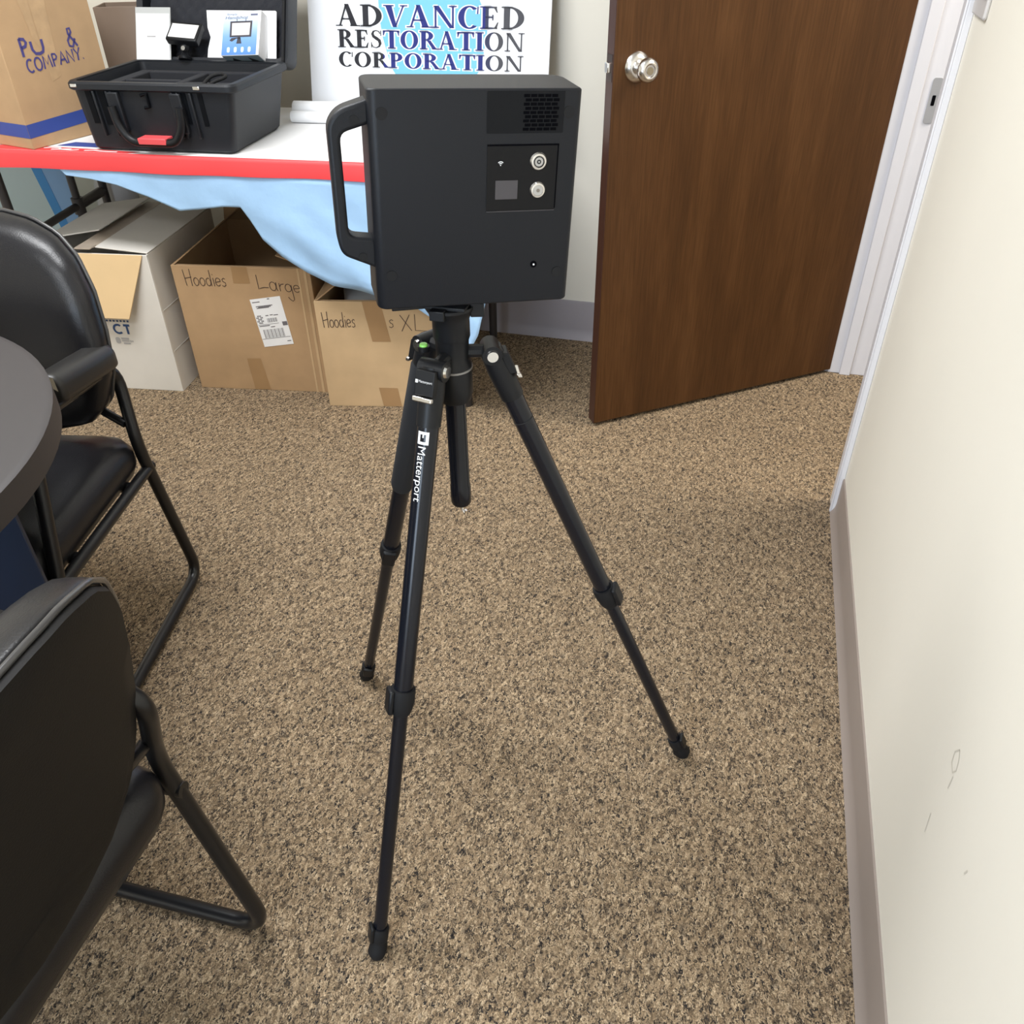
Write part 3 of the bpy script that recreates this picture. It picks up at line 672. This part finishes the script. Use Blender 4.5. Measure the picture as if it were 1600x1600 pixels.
ld.skin([lid_ring(rrect(.004, .432, .018, .317, .014), .050), lid_ring(rrect(.004, .432, .018, .317, .014), .0), lid_ring(P0, -.002), lid_ring(P0, .020), lid_ring(rrect(-.006, .442, .010, .325, .02), .078)])
lo = ld.build('lid', M['case'], o, smooth=30)
mb = MB(); NX, NZ = 44, 30; gr = []
for i in range(NX+1):
    row = []
    for j in range(NZ+1):
        row.append(LDM @ Vector((.006+.424*i/NX, .040-.007*(math.sin(i*math.pi/2.0+.01)*math.sin(j*math.pi/2.0+.01)) - .004*((i+j) % 2), .020+.295*j/NZ)))
    gr.append(row)
mb.skin(gr, closed=False, caps=False); mb.build('lid_foam', M['foam'], lo, smooth=180)
mb = MB(); mb.tube([LDM @ Vector((.40, -.004, .0)), LDM @ Vector((.437, -.005, .0)), LDM @ Vector((.440, -.005, .29))], .0045); mb.build('lid_gasket', M['rubber'], lo)
WL = CMX @ LDM
# contents leaning in the lid
bk = thing('booklet', 'white instruction booklet in a clear sleeve leaning in the case lid', 'booklet', WL @ Matrix.Translation((-.013, -.010, -.003)))
MB().box(0, .109, 0, .0025, 0, .148).build('sleeve', M['plastic'], bk)
pg = MB().box(.003, .106, -.0016, .0028, .009, .131).build('page', M['paper'], bk)
mb = MB(); mb.poly([(.036, .069), (.064, .069), (.064, .073), (.036, .073)], FRONT, .0022); mb.build('title_print', M['greyprint'], pg, smooth=0)
cd = MB().prism([(.0, 0), (.212, 0), (.213, .010), (.213, .143), (.210, .146), (.0, .146), (.003, .10), (.012, .075), (.004, .045)], -.003, 0, FRONT).build('white_card', M['paper'], None)
cd.matrix_world = WL @ Matrix.Translation((.196, .012, .0))
tag(cd, 'plain white card standing in the case lid behind the blue product box', 'card')
PBM = WL @ Matrix.Translation((.262, -.030, .014)) @ Matrix.Rotation(math.radians(-9), 4, 'X') @ Matrix.Rotation(math.radians(-5), 4, 'Z')
pb = thing('product_box', 'small blue and white product box picturing a light, leaning in the case lid', 'box', PBM)
MB().box(0, .118, 0, .045, 0, .122).build('carton', [M['paper']], pb, bevel=.0008)
MB().poly([(0.001, .001), (.110, .001), (.110, .121), (.001, .121)], FRONT, .0006).build('front_print', M['boxprint'], pb, smooth=0)
mb = MB(); mb.poly([(.024, .050), (.092, .050), (.093, .094), (.023, .094)], FRONT, .0009)
mb.poly([(.024, .041), (.030, .048), (.058, .050), (.060, .044), (.046, .046), (.032, .038)], FRONT, .0009); mb.poly([(.046, .032), (.063, .032), (.058, .050), (.050, .050)], FRONT, .0009)
mb.stroke([(.044, .094), (.044, .100)], .002, FRONT, .0009); mb.stroke([(.072, .094), (.072, .101)], .002, FRONT, .0009); mb.build('light_picture', mat('printed_dark_grey', (.045, .042, .055), .6), pb, smooth=0)
MB().poly([(.030, .055), (.086, .055), (.087, .089), (.029, .089)], FRONT, .0011).build('screen_picture', mat('printed_pale_grey', (.62, .59, .60), .6), pb, smooth=0)
mb = MB()
for k in range(4): mb.poly(rrect(.018+k*.022, .027+k*.022, .008, .023, .004), FRONT, .0009)
mb.build('icon_print', mat('printed_pale_cyan', (.60, .85, .95), .6), pb, smooth=0)
mb = MB(); addtext(mb, 'Handshot', .007, .078, .100, .0085, lambda x, y: Vector((x+(y-.1)*.25, -.0012, y))); addtext(mb, 'Simply', .009, .042, .111, .0050, lambda x, y: Vector((x+(y-.1)*.2, -.0012, y))); mb.poly([(.086, .108), (.108, .108), (.108, .113), (.086, .113)], FRONT, .0007)
mb.build('lettering', mat('printed_slate', (.12, .13, .20), .6), pb, smooth=0)
MB().poly([(.002, .001), (.116, .001), (.116, .044), (.002, .044)], fr((0,0,0), (1,0,0), (0,1,0), (0,0,-1)), .0006).build('base_print', M['teal'], pb, smooth=0)
for q in ([(.030, .012), (.055, .034), (.020, .036)], [(.078, .010), (.105, .034), (.082, .036)]): MB().poly(q, fr((0,0,0), (1,0,0), (0,1,0), (0,0,-1)), .001).build('base_icon', M['black'], pb, smooth=0)
LE = thing('led_light', 'small black LED light with a white panel on a ball mount in the case lid', 'light', WL @ Matrix.Translation((.147, -.022, .004)))
LP = Matrix.Translation((0, 0, .070)) @ Matrix.Rotation(math.radians(-28), 4, 'X') @ Matrix.Rotation(math.radians(4), 4, 'Y') @ Matrix.Rotation(math.radians(1), 4, 'Z')
MB().box(-.048, .048, -.008, .014, -.032, .032, LP).build('housing', M['blackp'], LE, bevel=.004)
MB().box(-.041, .041, -.0095, -.007, -.024, .023, LP).build('panel', M['ledwhite'], LE, bevel=.001)
mb = MB()
for k in range(7): mb.lathe([(0, 0), (.0018, 0), (.0018, .006), (0, .006)], LP @ Matrix.Translation((-.042+k*.014, 0, .030)), 8)
mb.build('cooling_fin', M['blackp'], LE)
mb = MB(); mb.lathe([(0, 0), (.018, 0), (.020, .006), (.012, .012), (.008, .020), (.012, .026), (.012, .036), (.006, .042), (0, .042)], None, 20); mb.build('ball_mount', M['blackp'], LE)
MB().lathe([(0, 0), (.006, 0), (.006, .006), (0, .006)], fr((.004, -.012, .026), (1,0,0), (0,0,1), (0,-1,0)), 14).build('mount_screw', M['chrome'], LE)
cb = MB().tube(fillet([(.338, .020, .152), (.350, .060, .176), (.375, .085, .180), (.400, .060, .176), (.372, .030, .168), (.352, .024, .153)], .03), .0045, 10).build('coiled_cable', M['rubber'], None, smooth=60)
cb.matrix_world = CMX; tag(cb, 'short loop of black cable lying on the foam in the hard case', 'cable')

# ------------------------------------------------------------------ tripod
C0 = Vector((-.320, .878, 0))
tp = thing('tripod', 'black three-legged tripod standing on the carpet under the scanning camera', 'tripod', Matrix.Translation(C0))
HZ = .857
feet = [Vector((-.377, .542, 0))-C0, Vector((-.617, 1.059, 0))-C0, Vector((.035, 1.033, 0))-C0]
mb = MB().lathe([(0, .632), (.0125, .632), (.0140, .636), (.0140, .662), (.0132, .664), (.0132, .80), (0, .80)], None, 28); cc = mb.build('centre_column', M['anod'], tp, smooth=40)
mb = MB(); mb.tube([(0, 0, .634), (0, 0, .622), (.004, 0, .616), (.006, 0, .620)], .0022, 8); mb.build('hook', M['chrome'], cc)
sc = MB().lathe([(0, .795), (.020, .795), (.023, .805), (.023, .845), (.020, .852), (.0205, .875), (.022, .880), (.022, .898), (0, .898)], None, 30).build('column_collar', M['blackp'], tp, smooth=30)
mb = MB().lathe([(.0225, .8385), (.0238, .8385), (.0238, .841), (.0225, .841)], None, 30); mb.build('collar_ring', mat('dull_ring_metal', (.28, .27, .26), .45, metal=.5), sc)
MB().lathe([(0, .878), (.0215, .878), (.0225, .881), (.0225, .903), (.027, .913), (.030, .918), (.030, .9215), (0, .9215)], None, 30).build('head', M['blackp'], tp, smooth=30)
mb = MB(); mb.box(-.026, .026, -.024, .024, .9215, .926); mb.box(-.014, .004, -.034, -.024, .912, .924); mb.build('mount_plate', M['blackp'], tp, bevel=.001)
MB().box(-.068, -.020, -.008, .008, .920, .926, Matrix.Rotation(.45, 4, 'Z')).build('plate_lever', M['blackp'], tp, bevel=.001); MB().box(.024, .040, -.012, .012, .908, .925, Matrix.Rotation(.3, 4, 'Z')).build('plate_catch', M['blackp'], tp, bevel=.001)
def lego(f, k):
    d = f.normalized(); h = d*.047+Vector((0, 0, HZ)); ax = (f-h).normalized(); L = (f-h).length
    side = Vector((-d.y, d.x, 0)); up = side.cross(ax); 
    if up.dot(Vector((0, -1, 0))) < 0: up = -up
    lg = MB()
    P = lambda t: h+ax*(L*t)
    lg.tube([P(.012), P(.50)], .0133, 20); lgo = lg.build('leg', M['anod'], tp, smooth=40)
    MB().tube([P(.50), P(.955)], .0102, 18).build('lower_tube', M['anod'], lgo, smooth=40)
    # shoulder casting: fork arms reaching from the spider
    mb = MB(); mb.tube([h-d*.030+Vector((0, 0, .002)), h+d*.002], .0085, 10); mb.build('spider_arm', M['blackp'], lgo)
    mb = MB(); mb.tube([h-side*.0165, h+side*.0165], .0125, 18); mb.tube([P(-.004), P(.030), P(.075)], [.0145, .0158, .0150], 20); mb.build('shoulder', M['blackp'], lgo, smooth=40)
    for s in (-1, 1):
        MB().tube([h+side*s*.0160, h+side*s*.0195], [.0082, .0068], 16).build('pivot_bolt', M['chrome'], lgo)
    # angle stop latch on the outside of the shoulder
    Q = fr(P(.030), side, up if k == 0 else d, ax); q0 = .0140
    mb = MB(); mb.box(-.0125, .0125, q0-.004, q0+.006, -.028, .002, Q); mb.build('angle_latch', M['blackp'], lgo, bevel=.001)
    mb = MB(); mb.box(-.013, .013, q0+.004, q0+.010, .003, .009, Q); mb.build('latch_tab', M['steel'], lgo, bevel=.0012)
    if k == 1: MB().tube([P(.035), P(.045), P(.305), P(.315)], [.0150, .0172, .0172, .0150], 22).build('foam_grip', M['foamgrip'], lgo, smooth=50)
    elif k == 2: MB().tube([P(.115), P(.1165)], .0137, 20).build('seam_ring', M['black'], lgo)
    # clamp with lever
    mb = MB(); mb.tube([P(.478), P(.482), P(.500), P(.514), P(.522)], [.0165, .0172, .0172, .0150, .0125], 20); cl = mb.build('clamp', M['rubber'], lgo, smooth=40)
    QC = fr(P(.500), (side*(-1 if k == 0 else 1)), up, side.cross(up)*(-1 if k == 0 else 1))
    QC = fr(P(.500), side, up, ax)
    sgn = -1 if k == 0 else (1 if k == 2 else 1)
    # lever sits on the left-hand flank seen from the front
    lv = MB()
    v = (up*.8 + side*(.75 if side.x < 0 else -.75)).normalized() if k != 2 else (Vector((.8, -.1, .5))).normalized()
    v = (v-ax*v.dot(ax)).normalized(); ws = ax.cross(v)
    lv.box(-.011, .011, .0135, .0215, -.020, .016, fr(P(.500), ws, v, ax)); lv.build('clamp_lever', M['blackp'], cl, bevel=.003)
    mb = MB(); mb.tube([P(.940), P(.944), P(.962), P(.970)], [.0128, .0138, .0138, .0118], 18); ft = mb.build('foot', M['rubber'], lgo, smooth=40)
    lv = MB(); lv.box(-.009, .009, .0105, .0165, -.016, .012, fr(P(.952), ws, v, ax)); lv.build('foot_lever', M['blackp'], ft, bevel=.002)
    e = P(.985); mb = MB(); mb.tube([P(.965), Vector((e.x, e.y, max(e.z, .012))), Vector((f.x, f.y, .0085)), Vector((f.x, f.y, .0))], [.0118, .0142, .0142, .0118], 18); mb.build('foot_tip', M['rubber'], ft, smooth=60)
    return lgo, h, ax, L, side, up
for k, f in enumerate(feet):
    r_ = lego(f, k)
    if k == 0: FL = r_
lgo, h, ax, L, side, up = FL
# white maker's lettering wrapped on the front leg, reading downwards
if side.x < 0: side = -side
upv = side.cross(ax); upv = upv if upv.y < 0 else -upv
def onleg(s, a, r=.0142): return h+ax*s+(upv*math.cos(a)+side*math.sin(a))*r
mb = MB(); ph0 = .10
addtext(mb, 'Matterport', .092, .162, -.0048, .0096, lambda x, y: onleg(x, ph0+y/.0134))
mb.build('lettering', M['white'], lgo, smooth=0, recalc=False)
mb = MB()       # square emblem above the lettering
def legquad(s0, s1, y0, y1):
    n = 5
    A = [onleg(s0, ph0+(y0+(y1-y0)*i/n)/.0134) for i in range(n+1)]; B = [onleg(s1, ph0+(y0+(y1-y0)*i/n)/.0134) for i in range(n+1)]
    a = mb.ring(A); b = mb.ring(B)
    for i in range(n): mb.bm.faces.new((a[i], a[i+1], b[i+1], b[i]))
legquad(.073, .0765, -.0066, .0072); legquad(.0855, .089, -.0066, .0072); legquad(.0765, .0855, -.0066, -.0032); legquad(.0765, .0855, .0036, .0072); legquad(.0765, .0805, -.0006, .0012)
mb.build('emblem', M['white'], lgo, smooth=0, recalc=False)
mb = MB(); Q = fr(h+ax*(.030*L)+upv*.0202, side, upv, ax)
vs = lambda x, y: Q @ Vector((x, .0005, -y))
addtext(mb, 'Matterport', -.0075, .0105, .0135, .0030, vs); mb.poly([(-.0118, .0125), (-.0085, .0125), (-.0085, .0165), (-.0118, .0165)], Q @ fr((0,.0005,0), (1,0,0), (0,0,-1), (0,1,0)), 0)
mb.build('latch_lettering', M['white'], lgo, smooth=0, recalc=False)
# bubble level on the spider
bl = Vector((-.030, -.018, .866)); mb = MB().lathe([(0, 0), (.0075, 0), (.0075, .006), (0, .006)], Matrix.Translation(bl), 16); bo = mb.build('bubble_level', M['blackp'], tp)
MB().lathe([(0, .006), (.0052, .006), (.0045, .0085), (0, .009)], Matrix.Translation(bl), 16).build('bubble', M['green'], bo)

# ------------------------------------------------------------------ scanning camera on the tripod
SW, SH, SD = .2185, .2235, .082
SCM = Matrix.Translation((-.2836, .8602, .9300)) @ Matrix.Rotation(.5124, 4, 'Z') @ Matrix.Rotation(.0044, 4, 'X') @ Matrix.Rotation(.0515, 4, 'Y')
o = thing('scanning_camera', 'square black 3D scanning camera with a side handle mounted on the tripod', 'camera', SCM)
outl = rrect(-SW/2, SW/2, 0, SD, [.020, .012, .010, .006], 6)
mb = MB(); mb.skin([[Vector((x*s, SD/2+(y-SD/2)*s, z)) for x, y in outl] for z, s in ((0, .985), (.003, 1), (SH-.002, 1), (SH, .992))]); mb.build('body', M['scbody'], o, bevel=.0035, seg=3, smooth=40)
MB().prism(rrect(.0098, .0905, .182, .2215, .001), 0, .0004, FRONT).build('vent_panel', mat('vent_panel', (.0055, .006, .0075), .5, spec=.15), o)
mb = MB()
for r in range(9):
    for c in range(5):
        u = .0475+c*.0073+(.0018 if r % 2 else 0); z = .1845+r*.0039
        mb.prism([(u, z), (u+.0062, z), (u+.0062, z+.0028), (u, z+.0028)], .0004, .0007, FRONT)
mb.build('vent_grille', M['hole'], o)
cp = MB().prism(rrect(.0109, .0867, .104, .171, .002), 0, .0005, FRONT).build('control_panel', M['scpanel'], o)
mb = MB(); mb.prism([(.0109, .1700), (.0875, .1700), (.0875, .1716), (.0109, .1716)], .0003, .0009, FRONT); mb.prism([(.0862, .106), (.0874, .106), (.0874, .171), (.0862, .171)], .0003, .0009, FRONT); mb.build('panel_gap', M['hole'], cp)
mb = MB(); mb.prism([(.0112, .1036), (.0865, .1036), (.0865, .1043), (.0112, .1043)], .0003, .001, FRONT); mb.build('panel_lip', M['screen'], cp)
def button(u, z, r, inner):
    F2 = FRONT @ Matrix.Translation((u, z, 0))
    b = MB().lathe([(0, 0), (r, 0), (r, .0012), (r*.86, .0030), (r*.66, .0034), (r*.62, .0028), (0, .0028)], F2, 30).build('button', M['steel'], cp, smooth=30)
    MB().lathe([(0, .0026), (r*.60, .0026), (r*.60, .0030), (0, .0030)], F2, 30).build('button_face', mat('button_face_grey', (.42, .40, .37), .4), b)
    if inner: MB().lathe([(r*.50, .0027), (r*.60, .0027), (r*.60, .0034), (r*.50, .0034)], F2, 30, False).build('button_ring', M['blackp'], b); MB().lathe([(r*.12, .0027), (r*.24, .0027), (r*.24, .0034), (r*.12, .0034)], F2, 24, False).build('power_symbol', M['blackp'], b)
    else: MB().lathe([(0, .0027), (r*.22, .0027), (r*.22, .0035), (0, .0035)], F2, 20).build('button_dot', mat('dull_brass_dot', (.2, .17, .14), .5), b)
button(.0660, .1545, .0092, True); button(.0667, .1255, .0086, False)
MB().prism([(.0203, .1168), (.0445, .1168), (.0445, .1360), (.0203, .1360)], .0004, .0010, FRONT).build('display', M['screen'], cp)
mb = MB()
for rr in (.0018, .0034): mb.stroke([(.0253+rr*math.cos(a), .1515+rr*math.sin(a)) for a in [math.radians(40+10*i) for i in range(11)]], .0008, FRONT, .0010)
mb.lathe([(0, 0), (.0006, 0), (.0006, .001), (0, .001)], FRONT @ Matrix.Translation((.0253, .1513, 0)), 8); mb.build('wireless_symbol', M['white'], cp, smooth=0)
for u, z in ((-.0956, .2015), (-.0927, .039), (.0958, .2017), (.0949, .0345)): MB().lathe([(0, 0), (.0058, 0), (.0058, .0008), (0, .0008)], FRONT @ Matrix.Translation((u, z, 0)), 20).build('screw_cap', M['rubber'], o)
pt = MB().lathe([(0, 0), (.0038, 0), (.0038, .0006), (0, .0006)], FRONT @ Matrix.Translation((.067, .0443, 0)), 16).build('socket', M['hole'], o)
MB().lathe([(0, 0), (.0011, 0), (.0011, .0012), (0, .0012)], FRONT @ Matrix.Translation((.067, .0443, 0)), 10).build('pin', M['white'], pt)
hpoly = fillet([(-.106, .2135, 0), (-.1375, .2035, 0), (-.1485, .190, 0), (-.1468, .0745, 0), (-.1425, .0600, 0), (-.106, .0440, 0)], .010, 4)
hin = fillet([(-.106, .0765, 0), (-.1345, .0800, 0), (-.1362, .1815, 0), (-.106, .1905, 0)], .008, 4)
pl = [(p.x, p.y) for p in hpoly]+[(p.x, p.y) for p in hin]
hd = MB().prism(pl, -.034, -.008, FRONT).build('handle', M['scbody'], o, bevel=.004, seg=3)
for u, z in ((-.1220, .1945), (-.1215, .0585)): MB().lathe([(0, 0), (.0045, 0), (.0045, .0008), (0, .0008)], FRONT @ Matrix.Translation((u, z, -.008)), 18).build('screw_cap', M['rubber'], hd)

# ------------------------------------------------------------------ round table at the left
RT = thing('round_table', 'round grey laminate table with a dark thick edge at the left', 'table', Matrix.Translation((-1.290, .537, 0)))
RR = .478
MB().lathe([(0, .722), (RR-.006, .722), (RR-.006, .735), (0, .735)], None, 96).build('tabletop', M['laminate'], RT, smooth=30)
MB().lathe([(RR-.006, .690), (RR, .690), (RR+.004, .694), (RR+.004, .7335), (RR-.0005, .7355), (RR-.006, .7355)], None, 96).build('edge_band', M['edgeband'], RT, smooth=40)
MB().lathe([(0, .688), (RR-.006, .688), (RR-.006, .722), (0, .722)], None, 96).build('underside', M['black'], RT, smooth=30)
for L_, a_ in ((.375, 40), (.18, 130)):
    MB().box(-L_, L_, -.009, .009, .03, .688, Matrix.Rotation(math.radians(a_), 4, 'Z')).build('base_panel', M['navy'], RT, bevel=.002)
    MB().box(-L_, L_, -.025, .025, 0, .03, Matrix.Rotation(math.radians(a_), 4, 'Z')).build('base_foot', M['black'], RT, bevel=.006)

# ------------------------------------------------------------------ sled-base armchairs
def outline(W_low, W_mid, W_top, z0, z1, n=44, grow=0.0):
    pts = []
    keys = [(0, .0), (.02, .52), (.07, .78), (.16, .92), (.32, 1.0), (.50, 1.0), (.68, .955), (.82, .86), (.91, .72), (.965, .52), (.99, .30), (1.0, .0)]
    half = []
    for k in range(n+1):
        t = k/n
        t = .5-.5*math.cos(math.pi*t)
        for (a, wa), (b, wb_) in zip(keys, keys[1:]):
            if a <= t <= b+1e-9:
                f = (t-a)/(b-a); wv = wa+(wb_-wa)*f; break
        half.append((wv*W_mid+grow*(1 if wv > .05 else 0), z0-grow+(z1-z0+2*grow)*t))
    pts = half+[(-x, z) for x, z in reversed(half[1:-1])]
    return pts
BW, BZ0, BZ1 = .264, .452, .846
def bpos(x, z, d):     # point on the reclined, gently curved back; d = distance forward of the shell
    t = (z-.42)/.46
    y = .010-.105*t+.030*t*(1-t) - .0
    curve = .055*(x/.262)**2
    return Vector((x, y+curve+d, z-.12*d))
def make_chair(mx, label):
    o = thing('armchair', label, 'chair', mx, 'black padded armchairs around the round table')
    def inset(sc):
        zc = (BZ0+BZ1)/2
        return [(x*sc, zc+(z-zc)*(1-(1-sc)*.5)) for x, z in outline(0, BW, 0, BZ0, BZ1)]
    def surf(mb, levels, m, name, par, sm=180):
        rings = [[bpos(x, z, d) for x, z in inset(s)] for s, d in levels]
        R = [mb.ring(r) for r in rings]; n = len(R[0])
        for a, b in zip(R, R[1:]):
            for i in range(n): mb.bm.faces.new((a[i], a[(i+1) % n], b[(i+1) % n], b[i]))
        for r in (R[0], R[-1]):      # close with strips between mirrored halves
            h = n//2
            for i in range(1, h):
                a, b = r[i], r[(n-i) % n]; c, e = r[i+1] if i+1 <= h else r[i], r[(n-i-1) % n]
                if i == h-1: mb.bm.faces.new((a, r[h], b)) if r[h] not in (a, b) else None
                else: mb.bm.faces.new((a, c, e, b))
            mb.bm.faces.new((r[0], r[1], r[n-1]))
        return mb.build(name, m, par, smooth=sm)
    bk = surf(MB(), [(.975, .006), (1.0, .016), (1.0, .030), (.985, .046), (.94, .060), (.85, .070), (.68, .077), (.45, .080), (.2, .081)], M['vinyl'], 'backrest', o)
    surf(MB(), [(.30, -.012), (.80, -.011), (.945, -.008), (.965, .0), (.965, .010)], M['vinylback'], 'back_shell', bk, 40)
    pp = [bpos(x, z, .004) for x, z in inset(.992)]
    MB().tube(pp, .0035, 8, loop=True).build('piping', mat('piping_gloss', (.06, .058, .058), .22), bk, smooth=60)
    # seat: rounded cushion
    mb = MB(); rings = []
    for z, s in ((.375, .90), (.385, .97), (.405, 1.0), (.430, 1.0), (.448, .965), (.459, .89), (.464, .70), (.466, .35)):
        ring = []
        for x, y in rrect(-.262, .262, -.225, .225, [.095, .095, .055, .055], 9):
            ring.append(Vector((x*s, .252+y*s, z-.030+.010*(1-s) - .020*(y*s/.225 if y > .15 else 0)*.4)))
        rings.append(ring)
    mb.skin(rings); mb.build('seat', M['vinyl'], o, smooth=180)
    MB().prism(rrect(-.20, .20, .09, .46, .05), .340, .360, Matrix.Identity(4)).build('seat_pan', M['black'], o)
    for s in (-1, 1):
        x = .27*s; xi = .247*s
        pth = [Vector(p) for p in ((xi, .270, .606), (xi, .012, .572), (x, .060, .415), (x, -.018, .0135), (x, .520, .0135), (x, .345, .612), (xi, .270, .606))]
        fp = fillet(pth, [.055, .05, .055, .06, .05], 7)
        MB().tube(fp, .0122, 14).build('side_frame', M['tubem'], o, smooth=60)
        MB().tube([(x, .036, .352), (x, .418, .352)], .0115, 12).build('seat_rail', M['tubem'], o, smooth=60)
        ap = MB(); rings = []
        for y, k in ((.034, .75), (.040, .95), (.053, 1), (.12, 1.02), (.215, 1), (.226, .96), (.230, .80)):
            rings.append([Vector((xi+px*k, y, .602+pz*k+(y-.02)*.150)) for px, pz in rrect(-.028, .028, -.028, .026, [.022, .022, .014, .014], 5)])
        ap.skin(rings); arm = ap.build('armrest', M['armp'], o, smooth=60)
        MB().poly([(xi-.020, .630), (xi+.006, .648), (xi+.004, .656), (xi-.019, .656)], fr((0, .2306, 0), (1,0,0), (0,0,1), (0,1,0)), .0004).build('worn_end', M['armworn'], arm, smooth=0)
    for y in (.12, .34): MB().tube([(-.27, y, .352), (.27, y, .352)], .011, 12).build('cross_bar', M['tubem'], o, smooth=60)
    for s in (-1, 1): MB().tube([(.255*s, .052, .46), (.19*s, .034, .49), (.15*s, .022, .52)], .009, 10).build('back_bracket', M['tubem'], o, smooth=60)
    return o
def chair_mx(F, pb, side):
    F = Vector((F[0], F[1], 0)).normalized(); X = Vector((F.y, -F.x, 0)); og = Vector((pb[0], pb[1], 0))-X*(.27*side)
    return fr(og, X, F, (0,0,1))
make_chair(chair_mx((.205, -.979), (-1.131, 1.24), -1), 'black vinyl armchair facing forward behind the round table, beside the white carton')
make_chair(chair_mx((-.999, -.02), (-.573, .529), 1), 'black vinyl armchair seen from behind in the lower left foreground')
